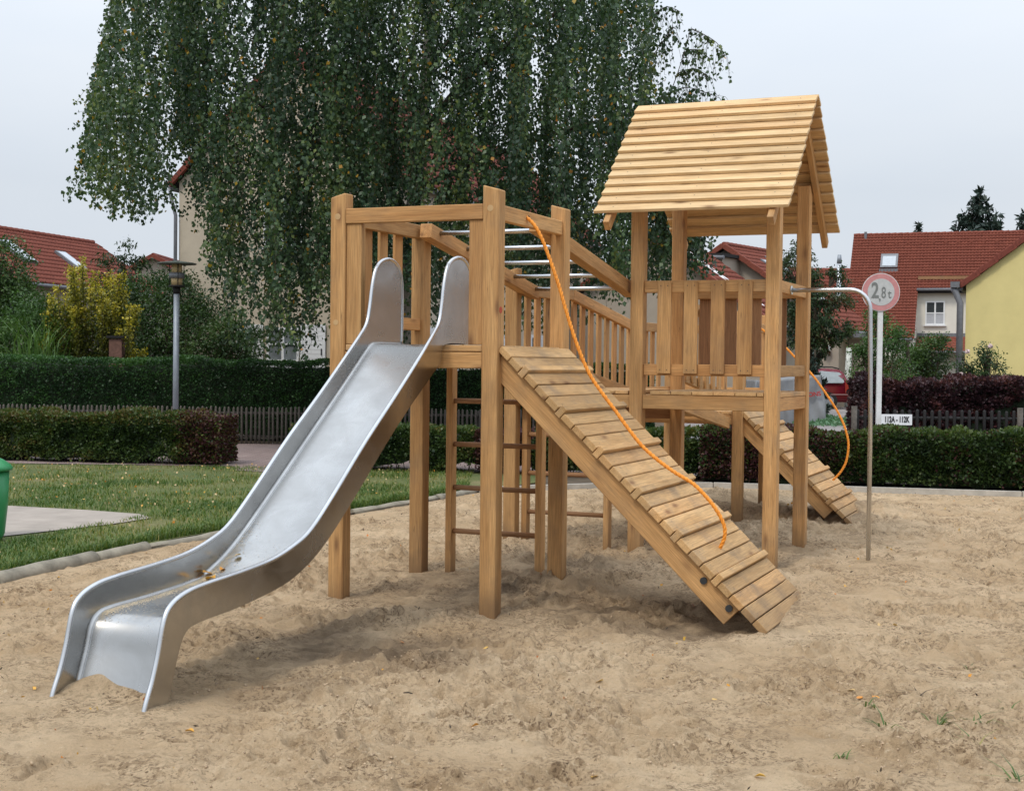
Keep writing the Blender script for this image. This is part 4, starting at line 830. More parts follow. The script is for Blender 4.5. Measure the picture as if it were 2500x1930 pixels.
# ------------------------------------------------------------------ vegetation
def zone(n, fn, seed):
    g = np.random.default_rng(seed); return fn(g, n)
def hedge(name, x0, y0, x1, y1, depth, h, n, size, mat, label, seed, group=None, zlow=.12, thin=.35, rough=.09, rndf=None, stems=True, hfun=None):
    """clipped hedge from (x0,y0) to (x1,y1) along its front foot; leaf shell over a dark ragged core"""
    zlow = min(zlow, .05); e = world_root(name, (x0+x1)/2, (y0+y1)/2, label, 'hedge', group); g = np.random.default_rng(seed); L = math.hypot(x1-x0, y1-y0); ux, uy = (x1-x0)/L, (y1-y0)/L; vx, vy = -uy, ux
    if vy < 0: vx, vy = -vx, -vy
    t = g.random(n)*L; face = g.random(n); d = np.zeros(n); z = np.zeros(n); o = np.zeros((n, 3))
    fr = face < .52; tp = (face >= .52) & (face < .86); en = face >= .86
    wv = .012 if h > 1.3 and not stems and mat.name.startswith('clipped') else .035
    hz = h*(1+wv*np.sin(t*1.9+seed)+wv*vnoise(t, t*0+seed, .5, seed)*2)
    if hfun is not None: hz = hz*hfun(t/L)
    shell = np.abs(g.normal(0, .045, n))
    z[fr] = zlow+(hz[fr]-zlow)*g.random(fr.sum())**.8; d[fr] = shell[fr]; o[fr] = (-vx, -vy, .25)
    d[tp] = g.random(tp.sum())*depth; z[tp] = hz[tp]-shell[tp]; o[tp] = (-.2*vx, -.2*vy, 1.0)
    d[en] = g.random(en.sum())*depth; z[en] = zlow+(hz[en]-zlow)*g.random(en.sum()); side = g.random(en.sum()) < .5; t[en] = np.where(side, shell[en], L-shell[en]); o[en] = np.stack([np.where(side, -ux, ux), np.where(side, -uy, uy), 0*side+.1], 1)
    # rounded shoulders and bulges
    bulge = rough*(vnoise(t+seed, z*1.2, .45, seed+5)*1.2+vnoise(t, z, .17, seed+6)*.9); d = d-np.where(fr, bulge, 0); z = z+np.where(tp, bulge*.8, 0)
    sh = np.clip(1-(hz-z)/.14, 0, 1); d = d+np.where(fr, sh*sh*.09, 0)
    kp = g.random(n) > thin*np.clip((.30-z)/.22, 0, 1)*np.clip(.35+3.0*vnoise(t, t*0+seed*1.3, .4, seed+9), 0, 1)*1.6
    Pn = np.stack([x0+ux*t+vx*d, y0+uy*t+vy*d, z+.02], 1)[kp]; o = o[kp]; tt = t[kp]/L; zk = z[kp]
    rn = np.clip(.42+.55*noise3(Pn, .35, seed+3)+.4*noise3(Pn, .10, seed+4)+g.normal(0, .17, len(Pn))+.25*np.clip((zk-h+.12)/.12, 0, 1), 0, 1)
    if rndf is not None: rn = rndf(tt, zk/h, rn, g)
    me = leafmesh('foliage', Pn, size, .72, 0, rn, .4, o*1.2, seed); WL('foliage', me, mat, e, 'stuff')
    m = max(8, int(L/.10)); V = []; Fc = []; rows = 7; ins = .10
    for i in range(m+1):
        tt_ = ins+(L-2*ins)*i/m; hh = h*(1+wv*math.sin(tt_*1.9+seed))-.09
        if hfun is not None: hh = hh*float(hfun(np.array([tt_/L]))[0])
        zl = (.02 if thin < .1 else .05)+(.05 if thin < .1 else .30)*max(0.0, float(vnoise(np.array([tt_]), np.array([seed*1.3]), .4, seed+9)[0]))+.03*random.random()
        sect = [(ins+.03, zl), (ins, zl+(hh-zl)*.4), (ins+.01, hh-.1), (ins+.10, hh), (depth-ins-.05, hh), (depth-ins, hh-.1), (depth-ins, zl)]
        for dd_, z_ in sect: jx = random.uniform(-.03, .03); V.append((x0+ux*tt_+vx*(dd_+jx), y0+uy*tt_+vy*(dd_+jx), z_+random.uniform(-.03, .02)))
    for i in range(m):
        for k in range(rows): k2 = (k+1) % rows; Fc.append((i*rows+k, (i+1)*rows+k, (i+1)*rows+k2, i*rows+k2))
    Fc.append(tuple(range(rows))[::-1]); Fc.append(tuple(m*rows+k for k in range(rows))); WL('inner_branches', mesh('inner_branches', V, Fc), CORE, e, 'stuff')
    if stems:
        sb_ = MB()
        for i in range(int(L/.07)):
            t_ = random.uniform(.05, L-.05); d_ = random.uniform(.06, depth-.1); a = Vector((x0+ux*t_+vx*d_, y0+uy*t_+vy*d_, .0)); b_ = a+Vector((random.uniform(-.12, .12), random.uniform(-.08, .08), zlow+.32)); V_, F__ = tube([a, (a+b_)/2+Vector((random.uniform(-.03, .03), 0, 0)), b_], [.009, .006, .004], 4); sb_.add(V_, F__)
        WL('stems', sb_.me('stems'), TWIG, e, 'stuff')
    return e
def rn_left(t, zf, rn, g):      # green with a rusty top and dark barberry at the right end
    r = np.where(g.random(len(rn)) < np.clip((t-.895)/.05, 0, .8)+.0, .82+.18*g.random(len(rn)), np.where((zf > .82) & (g.random(len(rn)) < .45), .62+.22*g.random(len(rn)), rn*.78)); return r
def rn_right(t, zf, rn, g):
    q = np.maximum(np.exp(-((t-.09)/.12)**2)*.85, np.exp(-((t-.63)/.09)**2)*.8)+.5*vnoise(t*10, zf*.8, .5, 77); return np.where(g.random(len(rn)) < q, .84+.16*g.random(len(rn)), rn*.66)
hedge('low_hedge', -10.6, 20.55, -4.12, 19.62, .75, .70, 50000, .043, L_MIXED, 'long low clipped hedge on the left lawn with dark red end by the path gap', 11, None, rough=.13, rndf=rn_left)
hedge('low_hedge', -3.05, 19.25, 3.0, 18.1, .75, .62, 36000, .043, L_MIXED, 'low clipped hedge with bare stems behind the ladders and towers', 12, None, rndf=lambda t, z, r, g: np.where((t > .42) & (t < .55), .85+.15*g.random(len(r)), r*.75), thin=.6)
hedge('low_hedge', 2.45, 17.98, 10.2, 16.25, .85, 0.70, 64000, .044, L_MIXED, 'low mixed green and purple hedge at the right behind the sandpit', 13, None, rndf=rn_right, thin=.06, rough=.115, stems=True)
hedge('tall_hedge', -12.5, 25.55, 2.6, 25.55, 1.1, 1.49, 90000, .042, L_PRIVET, 'tall clipped dark green hedge behind the grey picket fence', 14, None, zlow=.02, thin=.1, rough=.08, stems=False)
hedge('purple_hedge', 6.95, 27.2, 16.5, 27.2, 1.6, 1.24, 60000, .065, L_PURPLE, 'dark purple barberry hedge behind the dark wooden fence at the right', 15, None, zlow=.1, thin=.1, rough=.3, stems=False)

def blob_bush(name, blobs, n, size, mat, label, cat, seed, group=None, spikes=0, down=.1, aspect=.6, rnb=.0, stemm=TWIG):
    """blobs: (x, y, z, rx, ry, rz); clumpy shells of leaves round short branches"""
    x, y = blobs[0][0], blobs[0][1]; e = world_root(name, x, y, label, cat, group); g = np.random.default_rng(seed); Ps = []; Os = []
    wts = np.array([b[3]*b[5] for b in blobs]); wts = wts/wts.sum(); sb_ = MB()
    for b, w in zip(blobs, wts):
        m = int(n*w); nc = max(10, int(m/70)); dirs = g.normal(size=(nc, 3)); dirs /= np.linalg.norm(dirs, axis=1)[:, None]; rad = .55+.45*g.random(nc)**.6
        cc = np.array(b[:3])+dirs*np.array(b[3:])*rad[:, None]; k = g.integers(0, nc, m); sc = .11*min(b[3], b[5])+.05
        p = cc[k]+g.normal(size=(m, 3))*sc*np.array([1, 1, .8]); Ps.append(p); Os.append(dirs[k]*.6)
        base = Vector((b[0]*.6+x*.4, b[1], max(0, b[2]-b[5]*1.6)))
        for i in range(0, nc, max(1, nc//26)): V_, F__ = tube([base, base.lerp(Vector(cc[i]), .5)+Vector((0, 0, .1)), Vector(cc[i])], [.03, .014, .005], 5); sb_.add(V_, F__)
    Pn = np.concatenate(Ps); O_ = np.concatenate(Os); kp = Pn[:, 2] > .03; Pn = Pn[kp]; O_ = O_[kp]
    rn = np.clip(.45+rnb+.6*noise3(Pn, .5, seed)+.4*noise3(Pn, .16, seed+1)+g.normal(0, .15, len(Pn)), 0, 1)
    WL('foliage', leafmesh('foliage', Pn, size, aspect, down, rn, .4, O_, seed), mat, e, 'stuff'); WL('branches', sb_.me('branches'), stemm, e); return e
blob_bush('garden_shrub', [(-11.6, 31, 1.9, 1.15, .9, 2.0), (-11.3, 31, 3.5, .55, .6, .75), (-10.9, 30.5, 1.7, .8, .7, 1.3), (-11.9, 31, 3.9, .35, .4, .55)], 26000, .07, L_BUSH, 'large dark green shrub at the left picture edge above the tall hedge', 'shrub', 21)
blob_bush('garden_shrub', [(-10.15, 29.6, 1.7, .75, .6, 1.25), (-9.9, 29.2, 1.5, .4, .5, .6)], 12000, .06, L_BRIGHT, 'fresh green shrub between the dark edge shrub and the golden shrub', 'shrub', 22, rnb=-.1)
blob_bush('garden_shrub', [(-7.5, 31.5, 1.7, 1.2, .9, 1.5), (-8.1, 32.2, 2.6, 1.1, .6, 1.0), (-6.6, 31, 1.5, .9, .6, .9), (-6.2, 31.6, 1.9, .5, .5, .7)], 30000, .065, L_BUSH, 'broad dark shrub mass behind the street lamp left of the beige house', 'shrub', 23)
blob_bush('garden_shrub', [(-9.3, 31.8, 1.5, 1.0, .6, 1.15)], 12000, .06, L_BUSH, 'dark green shrub directly behind the golden shrub', 'shrub', 26)
blob_bush('peach_tree', [(-9.35, 33.2, 3.5, .55, .4, .9), (-8.8, 33.2, 3.2, .5, .4, .75), (-8.2, 33.4, 3.0, .5, .4, .6)], 2600, .12, L_CHERRY, 'young tree with thin drooping leaves against the sky left of the lamp', 'tree', 24, down=.7, aspect=.3)
blob_bush('dark_bush', [(-11.0, 27.6, 1.35, .9, .5, .55)], 6000, .05, L_PRIVET, 'low dark bush over the tall hedge at the left edge', 'shrub', 25)
# golden upright shrub
e = world_root('golden_shrub', -8.9, 29.4, 'upright golden yellow shrub above the tall hedge left of the lamp', 'shrub'); g = np.random.default_rng(31); Ps = []; Rn = []; sb_ = MB()
for k in range(74):
    th = g.uniform(-1, 1); base = Vector((-8.85+.25*th, 29.4+g.uniform(-.2, .2), .2)); tip = Vector((-8.9+th*1.0+g.normal()*.08, 29.4+g.uniform(-.7, .7), 3.45-abs(th)**1.8*1.0+g.uniform(-.9, .22)))
    mid = base.lerp(tip, .5)+Vector((th*.18, 0, 0)); c_ = catmull([base, mid, tip], 12); V_, F__ = tube(c_, .008, 4); sb_.add(V_, F__)
    for i in range(620): t = g.random()**.75; q_ = c_[int(t*24)]; Ps.append((q_.x+g.normal()*.045, q_.y+g.normal()*.05, q_.z+g.normal()*.04)); Rn.append(np.clip(.06+.72*t**2.6+g.normal()*.15, 0, 1))
WL('foliage', leafmesh('foliage', np.array(Ps), .052, .7, -.2, np.array(Rn), .4, None, 31), L_YELLOW, e, 'stuff'); WL('branches', sb_.me('branches'), TWIG, e)
# ornamental grass
def blades(Pn, hgt, width, lean, seed, rnd=None, name='blades'):
    g = np.random.default_rng(seed); N = len(Pn); a = g.random(N)*2*np.pi; hh = hgt*(.5+.9*g.random(N)); dx = np.cos(a)[:, None]; dy = np.sin(a)[:, None]; z0 = np.zeros((N, 1)); D_ = np.concatenate([dx, dy, z0], 1); W_ = np.concatenate([-dy, dx, z0], 1)*width/2
    ln = (lean*(.3+g.random(N)))[:, None]*hh[:, None]; up = np.array([[0, 0, 1.0]])
    b0 = Pn-W_; b1 = Pn+W_; m = Pn+D_*ln*.35+up*hh[:, None]*.65; t = Pn+D_*ln*1.1+up*hh[:, None]*.95
    V = np.stack([b0, b1, m+W_*.7, m-W_*.7, t], 1).reshape(-1, 3); k = np.arange(N)[:, None]*5; q = np.concatenate([k+np.array([[0, 1, 2, 3]]), ], 0); tri = k+np.array([[3, 2, 4, 4]])
    me = bpy.data.meshes.new(name); Fq = q.tolist()+[r[:3] for r in tri.tolist()]; me.from_pydata(V.tolist(), [], Fq); me.update()
    if rnd is None: rnd = g.random(N)
    at = me.attributes.new('rnd', 'FLOAT', 'POINT'); at.data.foreach_set('value', np.repeat(rnd.astype(np.float32), 5)); return me
e = world_root('ornamental_grass', -9.7, 28.4, 'tall arching ornamental grass clump above the tall hedge', 'grass clump'); g = np.random.default_rng(32); n = 120
WL('blades', blades(np.stack([-9.7+g.normal(0, .22, n), 28.4+g.normal(0, .15, n), np.full(n, .9)], 1), 1.3, .03, .55, 33, .5+.5*g.random(n)), L_BRIGHT, e, 'stuff')
e = world_root('garden_grill', -8.22, 29.0, 'small brick garden chimney half hidden beside the golden shrub', 'brick chimney'); mb = MB(); mb.box((-8.22, 29.0, 1.2), (.26, .26, 1.45)); WL('stack', mb.me('stack'), simple('dull_brick', (.16, .085, .065), .9, var=.3, scale=20), e); mb = MB(); mb.box((-8.22, 29.0, 1.97), (.36, .34, .05)); WL('cap', mb.me('cap'), DARKW, e)

# weeping birch
bt = world_root('birch_tree', -1.7, 26.2, 'large weeping birch with hanging leafy strands filling the sky behind the front tower', 'tree')
g = np.random.default_rng(41); sb_ = MB()
trunk = [Vector(p) for p in [(-1.75, 26.3, 0), (-1.85, 26.2, 1.6), (-1.95, 26.1, 3.2), (-1.8, 26.0, 5.2), (-1.6, 25.9, 7.5), (-1.5, 25.8, 9.5), (-1.4, 25.8, 11.2)]]; tr_ = catmull(trunk, 4)
WL('trunk', tube_me('trunk', tr_, list(np.linspace(.21, .05, len(tr_))), 14), BARK, bt)
def ang(xd): return (xd*1.14469-1250)/3404.6
def zat(yd, y, xd=1092): return EYE+(882+.011*(xd*1.14469-1250)-yd*1.14469)/3404.6*y
# lowest point of the hanging curtain (picture profile turned into metres at the strand's own distance)
pb_x = [160, 175, 230, 300, 352, 362, 398, 425, 455, 500, 560, 640, 700, 760, 850, 950, 1050, 1150, 1250, 1330, 1400, 1440, 1480, 1500, 1545]
pb_y = [395, 420, 455, 480, 445, 330, 330, 560, 650, 735, 770, 765, 720, 730, 745, 735, 725, 720, 700, 660, 640, 610, 590, 560, 520]
pt_x = [160, 185, 205, 235, 330, 1380, 1400, 1440, 1480, 1545]
pt_y = [380, 250, 120, -60, -400, -400, 150, 190, 200, 230]
Ps = []; tw = MB(); cols_ = []
nst = 2900
for k in range(nst):
    if k < 330: xd = g.uniform(174, 400)
    elif k < 430: xd = g.uniform(1380, 1535)
    else: xd = g.uniform(385, 1490)
    if k >= 430 and k % 7: xd, y = pxd+g.normal(0, 9), py_+g.normal(0, .22)
    else: y = g.uniform(20.6, 27.6) if xd < 1380 else g.uniform(21, 24)
    pxd, py_ = (xd, y) if k % 7 == 0 or k < 430 else (pxd, py_)
    yb = np.interp(xd, pb_x, pb_y); yt = np.interp(xd, pt_x, pt_y); ln = abs(g.normal(0, .5)); u = g.random()
    lo = yb-(u**(1.6 if xd < 400 else 1.12))*(yb-max(yt, -250))*.92; L = g.uniform(70, 330); hi = max(lo-L, yt+g.uniform(-10, 60))
    if lo-hi < 25: continue
    if (xd > 1385 and lo < 400) or xd < 160 or xd > 1545: continue
    x = ang(xd)*y; z1 = zat(lo, y, xd); z2 = zat(hi, y, xd); z1 = max(z1, 1.0); n = int((z2-z1)/.031); sway = g.normal(0, .16); ph = g.uniform(0, 6)
    if n < 4: continue
    t = np.linspace(0, 1, n); px = x+sway*t*t+.035*np.sin(t*9+ph); py = y+g.normal(0, .2)*t*t+.03*np.cos(t*8+ph); pz = z2-(z2-z1)*t
    if g.random() < .35: tw.add(*tube([Vector((px[i], py[i], pz[i])) for i in range(0, n, max(1, n//5))], .0028, 3, False))
    tone = g.normal(0, .12)+.45*float(vnoise(np.array([x]), np.array([y*.5+zat(lo, y, xd)*.4]), .7, 63)[0]); keep = g.random(n) > .10+.45*g.random()*(t > .35)
    for _ in range(2):
        q_ = np.stack([px+g.normal(0, .042, n), py+g.normal(0, .042, n), pz+g.normal(0, .02, n)], 1)[keep]; Ps.append(q_); cols_.append(np.full(len(q_), tone))
# sparse sprays along the outlying branches on the right
def pt(xd_, yd_, y_=22.6): return Vector((ang(xd_)*y_, y_, zat(yd_, y_, xd_)))
OUT = [[pt(1392, 260), pt(1425, 190), pt(1448, 120), pt(1464, 62)], [pt(1464, 66), pt(1490, 78), pt(1518, 96), pt(1536, 122)], [pt(1436, 160), pt(1470, 150), pt(1500, 165)], [pt(1400, 210), pt(1450, 190), pt(1495, 200), pt(1525, 212)], [pt(1385, 120), pt(1405, 90), pt(1425, 60)], [pt(1380, 40), pt(1410, 20), pt(1440, 30)], [pt(1452, 110), pt(1480, 112), pt(1505, 130)]]
for q0 in OUT:
    cc = catmull(q0, 8); tw.add(*tube(cc, list(np.linspace(.010, .004, len(cc))), 5, False))
    for k in range(20):
        c0 = cc[int(g.random()*(len(cc)-1))]; L_ = g.uniform(.10, .55); n = max(3, int(L_/.05)); t = np.linspace(0, 1, n); dx_ = g.normal(.04, .14)
        px = c0.x+dx_*t**.7; py = c0.y+g.normal(0, .2)*t; pz = c0.z-L_*t**1.3+.05*np.sin(t*5)
        tw.add(*tube([Vector((px[i], py[i], pz[i])) for i in range(0, n, max(1, n//3))], .003, 3, False)); q_ = np.stack([px+g.normal(0, .02, n), py+g.normal(0, .02, n), pz], 1)[g.random(n) > .10]; Ps.append(q_); cols_.append(np.full(len(q_), .12))
# inner, less ordered foliage; darker leaf tones paint the shade inside the crown
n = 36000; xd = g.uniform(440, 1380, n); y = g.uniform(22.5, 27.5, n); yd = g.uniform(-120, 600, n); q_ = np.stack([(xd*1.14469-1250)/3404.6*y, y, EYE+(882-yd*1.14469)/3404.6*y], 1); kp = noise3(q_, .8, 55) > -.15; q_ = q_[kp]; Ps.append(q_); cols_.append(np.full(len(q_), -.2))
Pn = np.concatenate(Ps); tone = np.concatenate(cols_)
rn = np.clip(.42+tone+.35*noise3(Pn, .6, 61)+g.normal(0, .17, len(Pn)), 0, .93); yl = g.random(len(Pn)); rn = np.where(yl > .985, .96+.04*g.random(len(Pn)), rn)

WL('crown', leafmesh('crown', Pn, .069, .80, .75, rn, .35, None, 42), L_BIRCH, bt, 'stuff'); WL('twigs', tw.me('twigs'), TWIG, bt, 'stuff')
def limb(pts, r0, r1): c_ = catmull([Vector(p) for p in pts], 6); WL('limb', tube_me('limb', c_, list(np.linspace(r0, r1, len(c_))), 8), TWIG, bt)
limb([(-1.9, 26.1, 4.2), (-2.8, 25.4, 5.2), (-3.7, 24.8, 5.5), (-4.9, 24.2, 6.3), (-5.8, 23.6, 6.9)], .07, .02)
limb([(-1.8, 26.0, 5.6), (-.8, 25.2, 6.7), (.6, 24.6, 7.6), (1.7, 24, 8.0)], .075, .02)
limb([(-1.7, 26.0, 4.8), (0, 25.2, 5.4), (1.4, 24.2, 5.7), (2.0, 23.4, 5.6), (2.45, 22.7, 5.75)], .05, .012)
limb([(-1.85, 26.0, 6.4), (-3.0, 25.3, 7.5), (-4.6, 24.6, 8.4), (-6.0, 24, 8.8)], .07, .02)
limb([(-1.6, 25.9, 7.6), (-2.2, 24.8, 9.0), (-3, 24, 9.8)], .05, .015); limb([(-1.6, 25.9, 7.0), (-.4, 26.4, 8.6), (.9, 26.8, 9.6)], .05, .015)

# trees behind the roofed tower and at the right
def tree(name, x, y, zt, blobs, n, size, mat, label, seed, tr=.09, **kw):
    e = blob_bush(name, blobs, n, size, mat, label, 'tree', seed, **kw); o = Matrix.Translation([-c for c in e['_w']])
    link('trunk', tube_me('trunk', [Vector((x, y, 0)), Vector((x+.08, y, zt*.5)), Vector((x, y, zt))], [tr, tr*.8, tr*.4], 9), kw.get('stemm', TWIG), e, o); return e
tree('cherry_tree', 8.2, 38, 3.4, [(8.15, 38, 2.9, .7, .8, .8), (8.75, 38, 3.45, .60, .5, .35), (8.2, 38, 2.15, .55, .6, .5), (7.8, 38, 4.1, .55, .5, .8), (8.75, 37.8, 2.55, .45, .4, .22), (8.9, 38, 4.0, .3, .3, .2)], 10500, .10, L_CHERRY, 'dark leafy cherry tree right behind the roofed tower posts', 51, down=.45, aspect=.42)
tree('young_birch', 10.35, 36.6, 2.2, [(9.75, 36.6, 2.0, .62, .6, .85), (9.35, 36.6, 1.5, .5, .5, .6), (9.95, 36.4, 1.25, .6, .5, .5), (9.5, 36.6, 2.75, .22, .3, .5)], 10000, .062, L_BRIGHT, 'light green young tree behind the road sign pole', 52, down=.5, rnb=-.05)
e = world_root('pale_trunk', 11.93, 49.7, 'thick white birch trunk standing right of the round porch lamp behind the car', 'tree trunk'); WL('bark', tube_me('bark', [Vector((11.99, 49.75, 0)), Vector((11.97, 49.75, 1.2)), Vector((12.0, 49.75, 2.17))], [.12, .11, .10], 12), simple('white_bark', (.50, .53, .49), .9, var=.4, scale=9), e)
blob_bush('porch_shrub', [(16.5, 55, 1.9, .75, .8, .95), (15.8, 55, 1.5, .8, .6, .9), (15.2, 55, 1.2, .5, .6, .5)], 11000, .09, L_BUSH, 'green shrub in front of the porch roof of the white house', 'shrub', 53)
blob_bush('rose_bush', [(9.95, 29, 1.35, .36, .3, .50), (9.84, 28.95, 1.75, .16, .1, .26), (9.37, 28.95, 1.55, .16, .1, .34), (9.6, 29, 1.2, .25, .3, .4)], 3400, .055, L_BUSH, 'rose bush with pale pink blooms before the yellow wall', 'shrub', 54, aspect=.5)
blob_bush('thin_shrub', [(8.0, 29.6, 1.25, .5, .3, .45)], 1500, .045, L_CHERRY, 'sparse reddish shrub twigs in front of the white house wall', 'shrub', 57, aspect=.4)
g = np.random.default_rng(71)
for k, (x, z, lb) in enumerate([(9.83, 1.98, 'topmost pale pink rose bloom against the yellow wall'), (9.36, 1.86, 'pale pink rose bloom on the left stem near the downpipe'), (10.1, 1.34, 'white rose bloom lowest on the right of the bush'), (9.22, 1.38, 'white rose bloom low beside the downpipe')]):
    bm = bmesh.new(); bmesh.ops.create_icosphere(bm, subdivisions=2, radius=.05)
    for v in bm.verts: v.co *= 1+.25*math.sin(v.co.x*90+v.co.z*70+k)
    o = link('rose_bloom', bm_mesh('rose_bloom', bm), simple('pale_rose_petals', (.62, .47, .46), .8) if k == 0 else bpy.data.materials['pale_rose_petals'], None, Matrix.Translation((x, 28.7, z))); P(o, lb, 'flower', 'rose blooms')
def conifer(name, x, y, h, r, n, label, seed, zb=.5, size=.16):
    e = world_root(name, x, y, label, 'tree'); g = np.random.default_rng(seed); WL('trunk', tube_me('trunk', [Vector((x, y, 0)), Vector((x, y, h))], [h*.018, .02], 7), TWIG, e); Ps = []; sb_ = MB()
    nb = int(h*11)
    for k in range(nb):
        t = (k+.5)/nb; z = zb+(h-zb)*t; rr = r*(1-t)**.85*g.uniform(.65, 1.1); a = g.uniform(0, 6.283); d = np.array([math.cos(a), math.sin(a), -.18+.3*t]); m = max(6, int(n/nb*(1-t)*2))
        s_ = g.random(m)**.7; p = np.array([x, y, z])+d*rr*s_[:, None]+g.normal(size=(m, 3))*np.array([.10, .10, .05])*rr*.5; Ps.append(p); V_, F__ = tube([Vector((x, y, z)), Vector(tuple(np.array([x, y, z])+d*rr))], [.02, .006], 4); sb_.add(V_, F__)
    Pn = np.concatenate(Ps); WL('needles', leafmesh('needles', Pn, size, .4, .15, None, .4, None, seed), L_SPRUCE, e, 'stuff'); WL('branches', sb_.me('branches'), TWIG, e, 'stuff')
conifer('spruce_tree', 31.6, 95, 13.6, 5.2, 15000, 'dark spruce rising behind the big red roof at the upper right', 81, 4, .42)
conifer('spruce_tree', 35.4, 97, 12.3, 4.4, 9000, 'second darker spruce tip right of the tall spruce by the yellow gable', 82, 4, .42)
conifer('small_spruce', 26.6, 92, 10.9, .8, 900, 'thin spruce tip poking above the red ridge', 83, 7, .3)
conifer('garden_conifer', 8.75, 42, 5.3, .8, 5000, 'narrow dark conifer behind the right posts of the roofed tower', 84, .3, .16)
conifer('blue_conifer', 8.02, 37, 1.95, .45, 2600, 'small bluish conifer left of the red car', 85, .1, .09)

# lawn grass and fallen leaves on the lawn
g = np.random.default_rng(91); n = 95000; y = 7.6+12.2*g.random(n)**.8; xe = np.interp(y, ey, ex, right=-.4)-.12; x = xe-g.random(n)**1.15*np.minimum(7.5, .42*y+xe+1.2)
bad = ((x < -3.45-.15*np.abs(y-13.3)) & (y > 11.1) & (y < 14.0) & (x < -3.5-(13.3-y)*.32) & (y < 13.5-(x+3.4)*.33)) | ((y > 19.4)) | ((x > -.4) & (y < 17.2))
pn = vnoise(x, y, .8, 93)+.6*vnoise(x, y, .25, 94); kp = ~bad & (g.random(n) < .55+pn); x, y, pn = x[kp], y[kp], pn[kp]
o = link('lawn_grass', blades(np.stack([x, y, np.full(len(x), .028)], 1), .045, .009, .9, 95, np.clip(.38-.5*pn+g.normal(0, .17, len(x)), 0, 1)), L_GRASS); P(o, 'short green and yellowish grass of the lawn on the left', 'grass', kind='stuff')
n = 6000; y = 9.0+8*g.random(n); xe = np.interp(y, ey, ex); x = xe-.13-np.abs(g.normal(0, .12, n)); o = link('edge_grass', blades(np.stack([x, y, np.full(n, .03)], 1), .075, .008, .8, 96, g.random(n)*.5), L_GRASS); P(o, 'longer tufts of grass growing along the log edging', 'grass', kind='stuff')
n = 900; y = 9.5+10*g.random(n); x = np.interp(y, ey, ex, right=-.4)-.2-g.random(n)*6; ok = ~((x < -3.35) & (y > 11) & (y < 14)); x, y = x[ok], y[ok]; n = len(x); o = link('lawn_leaves', leafmesh('lawn_leaves', np.stack([x, y, np.full(n, .07)], 1), .026, .8, -.0, g.random(n)**3*.7, .4, None, 97), L_FALL); P(o, 'many small yellow and pale birch leaves scattered on the lawn', 'leaves', kind='stuff')
n = 900; x = g.uniform(-3.5, 8, n); y = 5+12*g.random(n); ok = x > np.interp(y, ey, ex); x, y = x[ok], y[ok]
o = link('sand_debris', leafmesh('sand_debris', np.stack([x, y, sampleH(x, y)+.004], 1), .022, .35, 0, .9+.1*g.random(len(x)), .5, None, 98), TWIG); P(o, 'tiny bits of bark and twig lying all over the sand', 'debris', kind='stuff')
n = 260; x = g.uniform(-3.5, 8, n); y = 5+11.5*g.random(n); ok = x > np.interp(y, ey, ex); x, y = x[ok], y[ok]
o = link('small_sand_leaves', leafmesh('small_sand_leaves', np.stack([x, y, sampleH(x, y)+.008], 1), .026, .7, 0, g.random(len(x)), .5, None, 99), L_FALL); P(o, 'tiny yellow leaf scraps strewn over the sand', 'leaves', kind='stuff')

# single fallen leaves that show
def unproj(sx, sy, z):
    d = F_+R2*((sx-1250)/3404.6)-U2*((sy-965)/3404.6); t = (z-EYE)/d.z; return Vector((d.x*t, d.y*t, z))
LV = [(810, 1673, .5, 'small curled red-brown leaf in the sand below the left front post'), (907, 1785, .55, 'orange leaf on the sand in the lower middle, left one'), (1158, 1771, .6, 'orange leaf on the sand in the lower middle, right one'), (463, 1783, .5, 'orange leaf on the sand near the slide foot'),
      (430, 1880, .3, 'yellow-green leaf at the bottom edge of the sand'), (1464, 1662, .2, 'pale yellow leaf on the sand right of centre'), (2098, 1702, .65, 'bright orange leaf among the weeds, left of a pair'), (2138, 1702, .6, 'bright orange leaf among the weeds, right of a pair'),
      (2078, 1684, .1, 'pale yellow leaf beside a grass blade in the weeds'), (1855, 1893, .35, 'yellow leaf alone near the bottom right'), (2065, 1431, .45, 'small orange leaf on sand right of the big ramp foot'), (355, 1349, .5, 'orange leaf on sand beside the second log'), (322, 1350, .35, 'pale orange leaf on sand beside the first log'), (2002, 1975, .9, ''), (1450, 1895, .4, 'yellowish leaf at the lower edge below the tower')]
def leaf_obj(loc, tone, label, size, seed, group, M=None):
    g = np.random.default_rng(seed); d = [(0, 0), (.22, .30), (.5, .36), (.8, .2), (1.05, 0), (.8, -.2), (.5, -.36), (.22, -.30)]; V = [(x_*size-size/2, y_*size, (.12*size*math.cos(x_*4+seed)+abs(y_)*.35*size)) for x_, y_ in d]+[(0, 0, .02*size)]
    Fc = [(i, (i+1) % 8, 8) for i in range(8)]; me = mesh('leaf', V, Fc, True); at = me.attributes.new('rnd', 'FLOAT', 'POINT'); at.data.foreach_set('value', np.full(9, tone, np.float32))
    o = link('fallen_leaf', me, L_FALL, None, (M or Matrix.Translation(loc)) @ Matrix.Rotation(g.uniform(0, 6.28), 4, 'Z') @ Matrix.Rotation(g.normal()*.25, 4, 'X')); P(o, label, 'leaf', group)
for k, (sx, sy, tone, lb) in enumerate(LV):
    if not lb: continue
    p = unproj(sx, sy, 0); p.z = float(sampleH(p.x, p.y))+.006; p = unproj(sx, sy, p.z); leaf_obj(p, tone, lb, .042, k+1, 'fallen leaves on the sand')
